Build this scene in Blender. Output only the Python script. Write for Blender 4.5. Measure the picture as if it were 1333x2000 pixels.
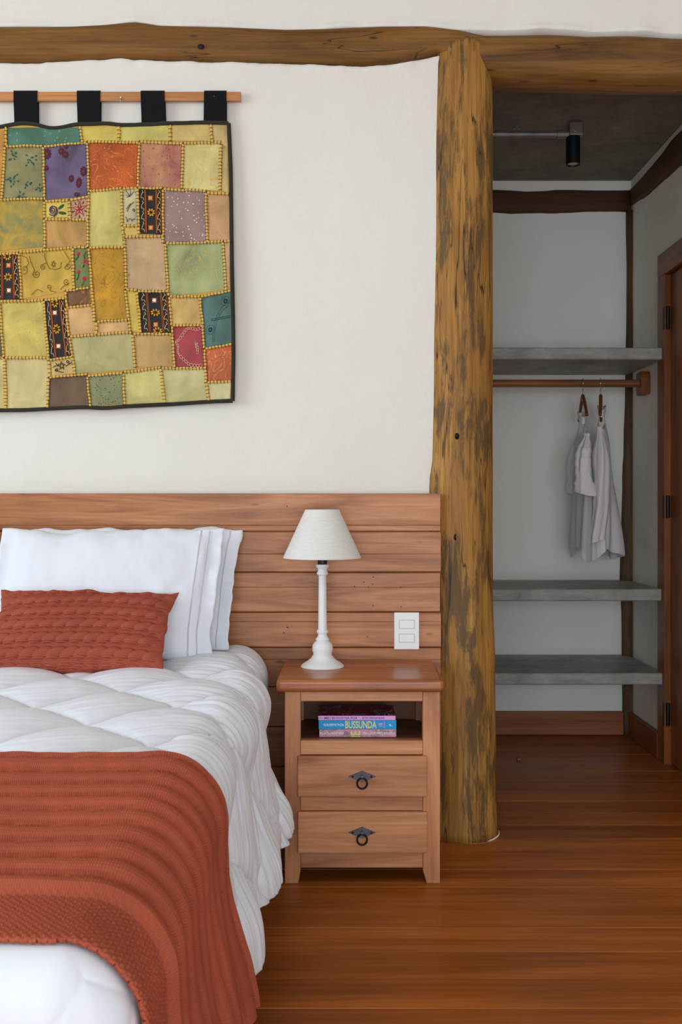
import bpy, bmesh, math, random
import numpy as np
from mathutils import Vector, Matrix

for o in list(bpy.data.objects):
    bpy.data.objects.remove(o, do_unlink=True)
SC = bpy.context.scene
COL = SC.collection
random.seed(7)
RNG = np.random.RandomState(11)

# ------------------------------------------------------------------ camera
F_PX, CX, CY, CAM_H = 1944.0, 666.0, 982.0, 1.10
cam_d = bpy.data.cameras.new('camera')
cam = bpy.data.objects.new('camera', cam_d)
COL.objects.link(cam)
cam.location = (0, 0, CAM_H)
cam.rotation_euler = (math.pi / 2, 0, 0)
cam_d.sensor_fit = 'VERTICAL'
cam_d.sensor_height = 36.0
cam_d.sensor_width = 24.0
cam_d.lens = F_PX / 2000 * 36
cam_d.shift_y = -(1000 - CY) / 2000
cam_d.shift_x = (666.5 - CX) / 2000
cam_d.clip_start = 0.05
cam_d.dof.use_dof = True
cam_d.dof.focus_distance = 3.0
cam_d.dof.aperture_fstop = 9.0
SC.camera = cam

# ------------------------------------------------------------------ world and daylight
w = bpy.data.worlds.new('world')
SC.world = w
w.use_nodes = True
w.node_tree.nodes['Background'].inputs[0].default_value = (0.75, 0.86, 1.0, 1)
w.node_tree.nodes['Background'].inputs[1].default_value = 0.5


def area(name, loc, target, sx, sy, power, col):
    d = bpy.data.lights.new(name, 'AREA')
    d.shape = 'RECTANGLE'
    d.size, d.size_y, d.energy, d.color = sx, sy, power, col
    o = bpy.data.objects.new(name, d)
    COL.objects.link(o)
    o.location = loc
    o.rotation_euler = (Vector(target) - Vector(loc)).to_track_quat('-Z', 'Y').to_euler()
    return o


# daylight entering through the glazed door behind the camera and the window in the wall beyond the bed
area('daylight_rear', (0.1, -2.62, 1.05), (0.1, 3, 1.05), 3.2, 2.0, 118, (0.785, 0.895, 1.0))
area('daylight_side', (-3.55, 0.9, 1.95), (0, 0.9, 1.25), 2.4, 1.7, 74, (0.80, 0.905, 1.0))

SC.view_settings.view_transform = 'Standard'
SC.view_settings.look = 'None'
SC.view_settings.gamma = 1.0
SC.view_settings.use_curve_mapping = False
SC.view_settings.exposure = 0.0


# ------------------------------------------------------------------ helpers
def S(r, g, b):
    def f(c):
        c /= 255.0
        return c / 12.92 if c <= 0.04045 else ((c + 0.055) / 1.055) ** 2.4
    return (f(r), f(g), f(b), 1.0)


def at(px, py, Y):
    return np.array([(px - CX) / F_PX * Y, Y, CAM_H - (py - CY) / F_PX * Y])


WL = {}


def wl(o):
    return WL.get(o.name, np.zeros(3)) if o is not None else np.zeros(3)


def empty(name, loc, **tags):
    o = bpy.data.objects.new(name, None)
    COL.objects.link(o)
    o.location = loc
    o.empty_display_size = 0.1
    WL[o.name] = np.array(loc, float)
    return tag(o, **tags)


def tag(o, label=None, cat=None, group=None, kind=None):
    if label: o['label'] = label
    if cat: o['category'] = cat
    if group: o['group'] = group
    if kind: o['kind'] = kind
    return o


def add(name, V, Fc, mat, parent=None, smooth=False, uv=None, mods=()):
    V = np.asarray(V, float)
    lo, hi = V.min(0), V.max(0)
    c = (lo + hi) / 2
    if parent is None:
        c[2] = lo[2]
    me = bpy.data.meshes.new(name)
    me.from_pydata((V - c).tolist(), [], [tuple(map(int, f)) for f in Fc])
    if smooth:
        me.polygons.foreach_set('use_smooth', [True] * len(me.polygons))
    if uv is not None:
        uv = np.asarray(uv, float)
        lay = me.uv_layers.new(name='UVMap')
        idx = np.empty(len(me.loops), int)
        me.loops.foreach_get('vertex_index', idx)
        lay.data.foreach_set('uv', uv[idx].ravel())
    me.update()
    o = bpy.data.objects.new(name, me)
    COL.objects.link(o)
    if mat: me.materials.append(mat)
    o.location = c - wl(parent)
    if parent is not None: o.parent = parent
    WL[o.name] = c
    for m in mods:
        md = o.modifiers.new(m[0], m[0])
        for k, v in m[1].items(): setattr(md, k, v)
    return o


class MB:
    def __init__(s):
        s.V, s.F = [], []

    def put(s, V, Fc):
        n = len(s.V)
        s.V.extend([tuple(v) for v in V])
        s.F.extend([tuple(i + n for i in f) for f in Fc])
        return s

    def build(s, name, mat, parent=None, smooth=False):
        return add(name, s.V, s.F, mat, parent, smooth)


def bm_data(bm):
    bm.verts.index_update()
    V = [tuple(v.co) for v in bm.verts]
    Fc = [tuple(v.index for v in f.verts) for f in bm.faces]
    bm.free()
    return V, Fc


def box_data(x0, x1, y0, y1, z0, z1, bev=0.003, seg=2):
    bm = bmesh.new()
    r = bmesh.ops.create_cube(bm, size=1.0)
    for v in bm.verts:
        v.co = Vector(((x0 + x1) / 2 + v.co.x * (x1 - x0), (y0 + y1) / 2 + v.co.y * (y1 - y0), (z0 + z1) / 2 + v.co.z * (z1 - z0)))
    if bev > 0:
        bmesh.ops.bevel(bm, geom=list(bm.edges), offset=bev, segments=seg, affect='EDGES', profile=0.5)
    return bm_data(bm)


def box(name, x0, x1, y0, y1, z0, z1, mat, parent=None, bev=0.003, seg=2):
    V, Fc = box_data(x0, x1, y0, y1, z0, z1, bev, seg)
    return add(name, V, Fc, mat, parent)


def prism_data(poly, y0, y1, bev=0.0, seg=2):
    """poly: (x,z) points, extruded along y"""
    bm = bmesh.new()
    a = [bm.verts.new((p[0], y0, p[1])) for p in poly]
    b = [bm.verts.new((p[0], y1, p[1])) for p in poly]
    n = len(poly)
    bm.faces.new(a)
    bm.faces.new(b[::-1])
    for i in range(n):
        bm.faces.new((a[i], b[i], b[(i + 1) % n], a[(i + 1) % n]))
    bmesh.ops.recalc_face_normals(bm, faces=list(bm.faces))
    if bev > 0:
        bmesh.ops.bevel(bm, geom=list(bm.edges), offset=bev, segments=seg, affect='EDGES', profile=0.5)
    return bm_data(bm)


def grid_faces(n, m, wrap=False):
    Fc = []
    mm = m if wrap else m - 1
    for i in range(n - 1):
        for j in range(mm):
            k = (j + 1) % m
            Fc.append((i * m + j, i * m + k, (i + 1) * m + k, (i + 1) * m + j))
    return Fc


def tube_data(pts, rad, n=10, cap=True):
    pts = np.asarray(pts, float)
    m = len(pts)
    rad = np.full(m, rad) if np.isscalar(rad) else np.asarray(rad, float)
    T = np.gradient(pts, axis=0)
    T /= np.linalg.norm(T, axis=1)[:, None] + 1e-12
    ref = np.array([0, 0, 1.0]) if abs(T[0][2]) < 0.9 else np.array([1.0, 0, 0])
    U = np.cross(T[0], ref)
    U /= np.linalg.norm(U)
    V = []
    th = np.linspace(0, 2 * math.pi, n, endpoint=False)
    for i in range(m):
        U = U - T[i] * np.dot(U, T[i])
        U /= np.linalg.norm(U) + 1e-12
        W = np.cross(T[i], U)
        for t in th:
            V.append(pts[i] + rad[i] * (math.cos(t) * U + math.sin(t) * W))
    Fc = grid_faces(m, n, True)
    if cap:
        Fc.append(tuple(range(n))[::-1])
        Fc.append(tuple((m - 1) * n + k for k in range(n)))
    return V, Fc


def lathe_data(prof, c, n=40, cap=True):
    V, th = [], np.linspace(0, 2 * math.pi, n, endpoint=False)
    for r, z in prof:
        for t in th:
            V.append((c[0] + r * math.cos(t), c[1] + r * math.sin(t), z))
    Fc = grid_faces(len(prof), n, True)
    if cap:
        Fc.append(tuple(range(n))[::-1])
        Fc.append(tuple((len(prof) - 1) * n + k for k in range(n)))
    return V, Fc


def cyl_data(p0, p1, r, n=20):
    return tube_data([p0, p1], r, n)


def sm(x, a, b):
    t = np.clip((np.asarray(x, float) - a) / (b - a), 0, 1)
    return t * t * (3 - 2 * t)


_LAT = RNG.rand(256, 256)


def vnoise(x, y):
    x, y = np.asarray(x, float), np.asarray(y, float)
    xi, yi = np.floor(x).astype(int), np.floor(y).astype(int)
    fx, fy = x - xi, y - yi
    fx, fy = fx * fx * (3 - 2 * fx), fy * fy * (3 - 2 * fy)
    g = lambda i, j: _LAT[i % 256, j % 256]
    return ((g(xi, yi) * (1 - fx) + g(xi + 1, yi) * fx) * (1 - fy) + (g(xi, yi + 1) * (1 - fx) + g(xi + 1, yi + 1) * fx) * fy) * 2 - 1


def fbm(x, y, o=4):
    s, a = 0, 1.0
    for k in range(o):
        s = s + a * vnoise(x * 2 ** k + 17 * k, y * 2 ** k + 5 * k)
        a *= 0.5
    return s


# ------------------------------------------------------------------ materials
class NT:
    def __init__(s, name):
        s.m = bpy.data.materials.new(name)
        s.m.use_nodes = True
        s.t = s.m.node_tree
        s.b = s.t.nodes['Principled BSDF']

    def n(s, kind, **kw):
        nd = s.t.nodes.new(kind)
        for k, v in kw.items(): setattr(nd, k, v)
        return nd

    def l(s, a, b):
        s.t.links.new(a, b)

    def coords(s, rnd=True, scale=(1, 1, 1), kind='Object'):
        tc = s.n('ShaderNodeTexCoord')
        out = tc.outputs[kind]
        if rnd:
            oi = s.n('ShaderNodeObjectInfo')
            mul = s.n('ShaderNodeVectorMath', operation='SCALE')
            cv = s.n('ShaderNodeCombineXYZ')
            for k in range(3): s.l(oi.outputs['Random'], cv.inputs[k])
            s.l(cv.outputs[0], mul.inputs[0])
            mul.inputs['Scale'].default_value = 37.0
            ad = s.n('ShaderNodeVectorMath', operation='ADD')
            s.l(out, ad.inputs[0])
            s.l(mul.outputs[0], ad.inputs[1])
            out = ad.outputs[0]
        mp = s.n('ShaderNodeMapping')
        mp.inputs['Scale'].default_value = scale
        s.l(out, mp.inputs[0])
        return mp.outputs[0]

    def noise(s, vec, scale, detail=4, rough=0.55, dist=0.0):
        nd = s.n('ShaderNodeTexNoise')
        nd.inputs['Scale'].default_value = scale
        nd.inputs['Detail'].default_value = detail
        nd.inputs['Roughness'].default_value = rough
        nd.inputs['Distortion'].default_value = dist
        s.l(vec, nd.inputs['Vector'])
        return nd.outputs['Fac']

    def ramp(s, fac, stops):
        r = s.n('ShaderNodeValToRGB')
        els = r.color_ramp.elements
        while len(els) < len(stops): els.new(0.5)
        for e, (p, c) in zip(els, stops):
            e.position = p
            e.color = c
        s.l(fac, r.inputs[0])
        return r.outputs[0]

    def mix(s, fac, a, b, mode='MIX'):
        m = s.n('ShaderNodeMix', data_type='RGBA', blend_type=mode)
        for sock, v in ((m.inputs[0], fac), (m.inputs[6], a), (m.inputs[7], b)):
            if hasattr(v, 'links'):
                s.l(v, sock)
            else:
                sock.default_value = v
        return m.outputs[2]

    def bump(s, h, strength=0.3, dist=0.01, prev=None):
        b = s.n('ShaderNodeBump')
        b.inputs['Strength'].default_value = strength
        b.inputs['Distance'].default_value = dist
        s.l(h, b.inputs['Height'])
        if prev is not None: s.l(prev, b.inputs['Normal'])
        return b.outputs[0]

    def done(s, col=None, rough=0.6, spec=0.3, normal=None, metal=0.0, sheen=0.0):
        if col is not None:
            if hasattr(col, 'links'):
                s.l(col, s.b.inputs['Base Color'])
            else:
                s.b.inputs['Base Color'].default_value = col
        if hasattr(rough, 'links'):
            s.l(rough, s.b.inputs['Roughness'])
        else:
            s.b.inputs['Roughness'].default_value = rough
        s.b.inputs['Specular IOR Level'].default_value = spec
        s.b.inputs['Metallic'].default_value = metal
        s.b.inputs['Sheen Weight'].default_value = sheen
        if normal is not None: s.l(normal, s.b.inputs['Normal'])
        return s.m


def plain(name, col, rough=0.6, spec=0.3, metal=0.0, nscale=None, nstr=0.2, ndist=0.002, var=0.0):
    t = NT(name)
    nrm, c = None, col
    if nscale:
        v = t.coords(False)
        f = t.noise(v, nscale, 4)
        nrm = t.bump(f, nstr, ndist)
        if var:
            c = t.ramp(t.noise(v, nscale * 0.25, 5), [(0.3, tuple(x * (1 - var) for x in col[:3]) + (1,)), (0.7, tuple(min(1, x * (1 + var)) for x in col[:3]) + (1,))])
    return t.done(c, rough, spec, nrm, metal)


def crack(t, c, axis):
    sa = [9.0] * 3
    sa['XYZ'.index(axis)] = 0.7
    n_ = t.noise(t.coords(False, sa), 1.6, 3, 0.5, 0.3)
    sb = t.n('ShaderNodeMath', operation='SUBTRACT'); t.l(n_, sb.inputs[0]); sb.inputs[1].default_value = 0.5
    ab_ = t.n('ShaderNodeMath', operation='ABSOLUTE'); t.l(sb.outputs[0], ab_.inputs[0])
    ln = t.ramp(ab_.outputs[0], [(0.0, (1, 1, 1, 1)), (0.010, (0, 0, 0, 1))])
    gate = t.ramp(t.noise(t.coords(False), 2.6, 2), [(0.48, (0, 0, 0, 1)), (0.56, (1, 1, 1, 1))])
    return t.mix(t.mix(1.0, ln, gate, 'MULTIPLY'), c, S(44, 28, 14))


def wood(name, dark, mid, light, axis='X', rough=0.45, spec=0.4, scale=1.0, rvar=0.25, bstr=0.15, knots=True, across=16, cracks=False, fine_mix=0.75, dist=1.2):
    t = NT(name)
    sc = [across * scale] * 3
    sc['XYZ'.index(axis)] = 1.0 * scale
    v = t.coords(True, sc)
    f1 = t.noise(v, 1.2, 5, 0.6, dist)
    base = t.ramp(f1, [(0.28, dark), (0.5, mid), (0.72, light)])
    sc2 = [120 * scale] * 3
    sc2['XYZ'.index(axis)] = 2.5 * scale
    v2 = t.coords(True, sc2)
    f2 = t.noise(v2, 1.5, 3, 0.6, 0.3)
    fine = t.ramp(f2, [(0.3, (0.66, 0.62, 0.58, 1)), (0.62, (1.05, 1.05, 1.05, 1))])
    c = t.mix(fine_mix, base, fine, 'MULTIPLY')
    sc3 = [3.5] * 3
    sc3['XYZ'.index(axis)] = 1.4
    f3 = t.noise(t.coords(True, sc3), 1.0, 3, 0.5, 0.5)
    c = t.mix(0.8, c, t.ramp(f3, [(0.3, (0.74, 0.70, 0.66, 1)), (0.65, (1.08, 1.06, 1.04, 1))]), 'MULTIPLY')
    if knots:
        sk = [9.0] * 3
        sk['XYZ'.index(axis)] = 3.0
        vo = t.n('ShaderNodeTexVoronoi')
        vo.inputs['Scale'].default_value = 1.4
        t.l(t.coords(True, sk), vo.inputs['Vector'])
        k = t.ramp(vo.outputs['Distance'], [(0.03, (0.12, 0.08, 0.06, 1)), (0.09, (1, 1, 1, 1))])
        c = t.mix(0.8, c, k, 'MULTIPLY')
    if cracks:
        c = crack(t, c, axis)
    oi = t.n('ShaderNodeObjectInfo')
    hv = t.n('ShaderNodeHueSaturation')
    mr = t.n('ShaderNodeMapRange')
    mr.inputs['To Min'].default_value = 1 - rvar
    mr.inputs['To Max'].default_value = 1 + rvar
    t.l(oi.outputs['Random'], mr.inputs['Value'])
    t.l(mr.outputs[0], hv.inputs['Value'])
    t.l(c, hv.inputs['Color'])
    nrm = t.bump(f2, bstr, 0.002)
    return t.done(hv.outputs[0], rough, spec, nrm)


M = {}
# plaster
t = NT('plaster')
v = t.coords(False)
nb = t.bump(t.noise(v, 9, 4, 0.5), 0.22, 0.02)
nb = t.bump(t.noise(v, 70, 4, 0.6), 0.35, 0.004, nb)
M['plaster'] = t.done(t.ramp(t.noise(v, 1.3, 3), [(0.3, S(235, 231, 221)), (0.7, S(239, 236, 227))]), 0.9, 0.15, nb)
M['ceiling_white'] = plain('ceiling_white', S(225, 220, 210), 0.9, 0.1)
# concrete
def concrete(name, a, b, rough=0.7):
    t = NT(name)
    v = t.coords(False, (1, 1, 2.5))
    f = t.noise(v, 5, 7, 0.65, 0.6)
    c = t.ramp(f, [(0.3, a), (0.5, tuple((x + y) / 2 for x, y in zip(a, b))), (0.72, b)])
    f2 = t.noise(v, 30, 5, 0.6)
    c = t.mix(0.4, c, t.ramp(f2, [(0.35, (0.7, 0.7, 0.7, 1)), (0.6, (1.05, 1.05, 1.05, 1))]), 'MULTIPLY')
    return t.done(c, rough, 0.35, t.bump(f, 0.25, 0.004))
M['concrete'] = concrete('concrete', S(118, 116, 112), S(176, 174, 168), 0.5)
M['concrete_ceiling'] = concrete('concrete_ceiling', S(112, 104, 94), S(150, 141, 129), 0.75)
# woods
M['headboard'] = wood('headboard_wood', S(138, 84, 50), S(182, 120, 76), S(206, 146, 98), 'X', 0.42, 0.4, 1.0, 0.11, 0.1, True, 11, False, 0.5, 2.2)
M['night'] = wood('nightstand_wood', S(160, 104, 66), S(202, 140, 96), S(220, 160, 114), 'X', 0.4, 0.4, 0.9, 0.07, 0.08, False, 8, False, 0.4, 2.6)
M['night_v'] = wood('nightstand_wood_upright', S(154, 98, 62), S(196, 132, 90), S(214, 154, 108), 'Z', 0.4, 0.4, 0.9, 0.06, 0.08, False, 9, False, 0.4, 2.2)
M['night_top'] = wood('nightstand_top_wood', S(140, 78, 42), S(182, 108, 60), S(204, 132, 78), 'X', 0.3, 0.5, 0.9, 0.02)
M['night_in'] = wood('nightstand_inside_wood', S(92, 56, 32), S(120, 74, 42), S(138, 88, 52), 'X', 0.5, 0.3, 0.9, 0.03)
M['floor'] = wood('floor_wood', S(138, 72, 27), S(170, 96, 38), S(188, 112, 50), 'X', 0.34, 0.22, 0.55, 0.12, 0.05, False, 12)
M['baseboard'] = wood('baseboard_wood', S(110, 58, 34), S(150, 88, 54), S(168, 104, 68), 'X', 0.45, 0.3, 0.8, 0.05)
M['baseboard_y'] = wood('baseboard_wood_side', S(110, 58, 34), S(146, 84, 50), S(164, 100, 64), 'Y', 0.45, 0.3, 0.8, 0.05)
M['door'] = wood('door_wood', S(98, 50, 14), S(144, 80, 26), S(168, 100, 36), 'Z', 0.4, 0.4, 0.8, 0.06)
M['door_y'] = wood('door_wood_cross', S(96, 48, 18), S(140, 76, 32), S(164, 96, 44), 'Y', 0.4, 0.4, 0.8, 0.06)
M['lath'] = wood('lath_wood', S(180, 118, 68), S(206, 146, 92), S(218, 160, 106), 'X', 0.5, 0.3, 1.0, 0.03, 0.05, False)
M['rod'] = wood('rod_wood', S(110, 66, 34), S(150, 96, 54), S(170, 114, 68), 'X', 0.45, 0.3, 1.0, 0.03, 0.1, False)
M['hanger_wood'] = wood('hanger_wood', S(104, 46, 22), S(138, 66, 36), S(160, 82, 48), 'Z', 0.35, 0.5, 1.0, 0.05, 0.05, False)
M['beam'] = wood('beam_wood', S(92, 62, 30), S(134, 94, 46), S(156, 114, 60), 'X', 0.6, 0.25, 0.8, 0.03, 0.5, True, 9, True)
M['beam_dark'] = wood('dark_beam_wood', S(64, 42, 26), S(88, 60, 38), S(106, 76, 50), 'X', 0.65, 0.2, 0.8, 0.03, 0.3, False, 9)
M['beam_dark_y'] = wood('dark_beam_wood_side', S(64, 42, 26), S(92, 64, 40), S(110, 80, 52), 'Y', 0.65, 0.2, 0.8, 0.03, 0.3, False, 9)
M['post_dark'] = wood('dark_post_wood', S(58, 42, 28), S(90, 68, 46), S(112, 88, 60), 'Z', 0.65, 0.2, 0.8, 0.03, 0.3, False, 9)
# the weathered ochre log
t = NT('log_post')
v = t.coords(False, (14, 14, 1.5))
f1 = t.noise(v, 1.3, 7, 0.65, 0.6)
base = t.ramp(f1, [(0.25, S(132, 90, 38)), (0.5, S(172, 122, 56)), (0.75, S(196, 148, 76))])
vf = t.coords(False, (90, 90, 3))
ff = t.noise(vf, 1.2, 3, 0.6, 0.2)
base = t.mix(0.8, base, t.ramp(ff, [(0.32, (0.62, 0.58, 0.5, 1)), (0.6, (1.06, 1.06, 1.04, 1))]), 'MULTIPLY')
vs = t.coords(False, (7.5, 7.5, 1.7))
st = t.noise(vs, 1.5, 12, 0.74, 0.4)
vs2 = t.coords(False, (60, 60, 7))
st2 = t.noise(vs2, 1.0, 3, 0.6)
ad = t.n('ShaderNodeMath', operation='MULTIPLY_ADD')
t.l(st2, ad.inputs[0]); ad.inputs[1].default_value = 0.42; t.l(st, ad.inputs[2])
msk = t.ramp(ad.outputs[0], [(0.70, (0, 0, 0, 1)), (0.79, (0.8, 0.8, 0.8, 1))])
c = t.mix(msk, base, S(80, 64, 42))
c = crack(t, c, 'Z')
M['post'] = t.done(c, 0.55, 0.3, t.bump(ff, 0.35, 0.004, t.bump(f1, 0.2, 0.01)))
# linens
def cloth(name, col, rough=0.85, wscale=900, sheen=0.1, bstr=0.12):
    t = NT(name)
    v = t.coords(False)
    n1 = t.bump(t.noise(v, wscale, 2), bstr, 0.001)
    return t.done(col, rough, 0.15, n1, 0, sheen)
M['white'] = cloth('white_cotton', S(233, 236, 243))
M['duvet'] = cloth('duvet_cotton', S(233, 236, 244), 0.75)
M['mattress'] = cloth('mattress_cloth', S(225, 225, 232))
M['thread_grey'] = cloth('grey_thread', S(206, 206, 212))
M['shade'] = None
t = NT('linen_shade')
v = t.coords(False, (30, 30, 500))
f = t.noise(v, 1.6, 4, 0.7)
t.m.node_tree.nodes['Principled BSDF'].inputs['Subsurface Weight'].default_value = 0.0
M['shade'] = t.done(t.ramp(f, [(0.3, S(216, 213, 206)), (0.65, S(236, 234, 228))]), 0.9, 0.1, t.bump(f, 0.2, 0.001))
M['white_paint'] = plain('white_paint', S(238, 238, 238), 0.35, 0.45, 0, 60, 0.03, 0.002)
M['white_plastic'] = plain('white_plastic', S(236, 238, 236), 0.3, 0.5)
M['gap'] = plain('gap_shade', S(168, 170, 170), 0.6, 0.2)
M['black_plastic'] = plain('black_plastic', S(26, 26, 27), 0.4, 0.4)
M['black_metal'] = plain('black_metal', S(18, 17, 17), 0.45, 0.4, 0.3)
M['iron'] = plain('dark_iron', S(92, 86, 94), 0.45, 0.5, 0.35, 120, 0.4, 0.002, 0.3)
M['galv'] = plain('galvanised_steel', S(128, 127, 124), 0.42, 0.5, 0.6, 60, 0.2, 0.002, 0.25)
M['steel'] = plain('bright_steel', S(200, 196, 186), 0.25, 0.5, 0.9)
M['lens'] = plain('lamp_lens', S(225, 222, 210), 0.2, 0.6)
M['paper'] = plain('book_paper', S(222, 214, 198), 0.8, 0.1)
M['black_cloth'] = cloth('black_tab_cloth', S(22, 20, 22), 0.9)
M['binding'] = cloth('dark_olive_binding', S(52, 50, 42), 0.85)
# knitted rust wool: stitches follow the UV (in metres)
def knit(name, col, du, dv, strength=0.7):
    t = NT(name)
    tc = t.n('ShaderNodeTexCoord')
    sp = t.n('ShaderNodeSeparateXYZ')
    t.l(tc.outputs['UV'], sp.inputs[0])
    def wave(o, period, phase=None):
        m = t.n('ShaderNodeMath', operation='MULTIPLY')
        t.l(o, m.inputs[0]); m.inputs[1].default_value = 2 * math.pi / period
        src = m.outputs[0]
        if phase is not None:
            a = t.n('ShaderNodeMath', operation='ADD')
            t.l(src, a.inputs[0]); t.l(phase, a.inputs[1]); src = a.outputs[0]
        s_ = t.n('ShaderNodeMath', operation='SINE')
        t.l(src, s_.inputs[0])
        return s_.outputs[0]
    wu = wave(sp.outputs[0], du)
    ab = t.n('ShaderNodeMath', operation='ABSOLUTE'); t.l(wu, ab.inputs[0])
    ph = t.n('ShaderNodeMath', operation='MULTIPLY'); t.l(ab.outputs[0], ph.inputs[0]); ph.inputs[1].default_value = 2.0
    wv = wave(sp.outputs[1], dv, ph.outputs[0])
    sm_ = t.n('ShaderNodeMath', operation='MULTIPLY_ADD')
    t.l(wv, sm_.inputs[0]); sm_.inputs[1].default_value = 0.6; t.l(ab.outputs[0], sm_.inputs[2])
    v = t.coords(False)
    n1 = t.bump(sm_.outputs[0], strength, 0.0016)
    n1 = t.bump(t.noise(v, 700, 2), 0.15, 0.001, n1)
    c = t.ramp(t.noise(v, 6, 4), [(0.3, tuple(x * 0.88 for x in col[:3]) + (1,)), (0.7, tuple(x * 1.1 for x in col[:3]) + (1,))])
    return t.done(c, 0.95, 0.08, n1, 0, 0.0)
M['knit_throw'] = knit('rust_knit_throw', S(177, 89, 66), 0.0075, 0.0065, 0.5)
M['knit_cushion'] = knit('rust_knit_cushion', S(177, 90, 70), 0.0048, 0.0044, 0.6)
# sheer shirt cloth
t = NT('sheer_white')
tr = t.n('ShaderNodeBsdfTransparent')
mx = t.n('ShaderNodeMixShader')
mx.inputs[0].default_value = 0.5
t.done(S(236, 234, 236), 0.8, 0.1)
t.l(tr.outputs[0], mx.inputs[1]); t.l(t.b.outputs[0], mx.inputs[2])
t.l(mx.outputs[0], t.t.nodes['Material Output'].inputs['Surface'])
M['sheer'] = t.m
t = NT('shirt_cotton')
v = t.coords(False)
M['shirt'] = t.done(S(232, 228, 228), 0.85, 0.1, t.bump(t.noise(v, 60, 4), 0.25, 0.004))

# ------------------------------------------------------------------ the room
YW = 3.27          # plaster face behind the bed
YH = 3.21          # face of the headboard boards
YC = 4.73          # back wall of the closet nook
XR = 1.38          # right wall of the closet nook
ZC = 2.63          # its ceiling
XL, XRR, YB, ZR = -3.6, 2.6, -2.7, 3.25


def struct(o):
    o['kind'] = 'structure'
    return o


def wall_grid(name, axis, fixed, us, vs, holes, mat, thick, off=1):
    """plane wall with rectangular holes; axis 'x': fixed x, u=y; 'y': fixed y, u=x"""
    V = []
    for vv in vs:
        for u in us:
            V.append((fixed, u, vv) if axis == 'x' else (u, fixed, vv))
    nu = len(us)
    Fc = []
    for j in range(len(vs) - 1):
        for i in range(nu - 1):
            if (i, j) in holes: continue
            Fc.append((j * nu + i, j * nu + i + 1, (j + 1) * nu + i + 1, (j + 1) * nu + i))
    o = add(name, V, Fc, mat, None)
    md = o.modifiers.new('Solidify', 'SOLIDIFY')
    md.thickness = thick
    md.offset = off
    return struct(o)


def interp(pts, xs):
    p = np.array(pts, float)
    return np.interp(xs, p[:, 0], p[:, 1])


BEAM_TOP = [(-1500, 52), (0, 51), (140, 51), (200, 48), (238, 44), (262, 42), (280, 44), (310, 49), (430, 52), (560, 57), (640, 55), (690, 52), (750, 50), (830, 50), (880, 56), (960, 58), (1080, 56), (1105, 57), (1150, 60), (1240, 58), (1333, 64), (2200, 66)]
BEAM_BOT = [(-1500, 118), (0, 119), (80, 119), (160, 114), (230, 110), (330, 115), (430, 117), (560, 119), (660, 125), (720, 125), (790, 119), (855, 104), (900, 130), (950, 162), (1050, 166), (1150, 168), (1250, 171), (1333, 170), (2200, 168)]


def px_x(X, Y): return CX + F_PX * X / Y
def py_z(py, Y): return CAM_H - (np.asarray(py) - CY) / F_PX * Y


# plaster under the beam, its top edge following the beam
xs = np.concatenate([np.linspace(XL, -1.1, 30), np.linspace(-1.08, 0.345, 150)])
zt = py_z(interp(BEAM_BOT, px_x(np.minimum(xs, 0.313), 3.26)), 3.26) + 0.006
rows = np.concatenate([np.linspace(0, 0.90, 40), np.array([0.93, 0.955, 0.97, 0.98, 0.986, 0.991, 0.995, 1.0])])
P = np.zeros((len(rows), len(xs), 3))
for i, r in enumerate(rows):
    P[i, :, 0] = xs
    P[i, :, 2] = zt * r
    d = (1 - r) * zt
    lip = 0.011 * np.exp(-((d - 0.012) / 0.012) ** 2) * (0.6 + 0.7 * fbm(xs * 14, np.full_like(xs, 3.3)))
    P[i, :, 1] = YW + 0.004 * fbm(xs * 1.7, P[i, :, 2] * 1.7) - np.maximum(lip, 0)
P[-1, :, 1] = YW + 0.05
struct(add('wall_back', P.reshape(-1, 3), grid_faces(len(rows), len(xs)), M['plaster'], None, True))
# plaster above the beam
xs = np.concatenate([np.linspace(XL, -1.1, 30), np.linspace(-1.08, 1.3, 200), np.linspace(1.35, XRR, 12)])
zb = py_z(interp(BEAM_TOP, px_x(xs, 3.26)), 3.26) - 0.006
rows = np.array([0.0, 0.006, 0.012, 0.02, 0.03, 0.045, 0.07, 0.12, 0.2, 0.35, 0.6, 1.0])
P = np.zeros((len(rows), len(xs), 3))
for i, r in enumerate(rows):
    P[i, :, 0] = xs
    P[i, :, 2] = zb + (ZR - zb) * r
    d = r * (ZR - zb)
    lip = 0.009 * np.exp(-((d - 0.012) / 0.012) ** 2) * (0.6 + 0.7 * fbm(xs * 14, np.full_like(xs, 9.3)))
    P[i, :, 1] = YW - 0.006 + 0.004 * fbm(xs * 1.7, P[i, :, 2] * 1.7 + 9) - np.maximum(lip, 0)
P[0, :, 1] = YW + 0.05
struct(add('wall_upper', P.reshape(-1, 3), grid_faces(len(rows), len(xs)), M['plaster'], None, True))
# the rest of the shell
wall_grid('wall_partition', 'y', 3.43, [XL, 0.42], [0, ZR], set(), M['plaster'], 0.02)
wall_grid('wall_return', 'y', YW + 0.03, [XR, XRR], [0, 2.6], set(), M['plaster'], 0.05)
wall_grid('wall_left', 'x', XL, [YB, -0.3, 2.1, YC + 0.1], [0, 1.1, 2.8, ZR], {(1, 1)}, M['plaster'], 0.1, -1)
wall_grid('wall_right', 'x', XRR, [YB, YW + 0.1], [0, ZR], set(), M['plaster'], 0.1)
wall_grid('wall_rear', 'y', YB, [XL, -1.5, 1.7, XRR], [0, 0.05, 2.05, ZR], {(1, 1)}, M['plaster'], 0.1)
wall_grid('ceiling', 'y', 0, [0, 1], [0, 1], set(), M['ceiling_white'], 0.05)
bpy.data.objects.remove(bpy.data.objects['ceiling'])
V, Fc = box_data(XL, XRR, YB, 3.45, ZR, ZR + 0.08, 0)
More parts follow.
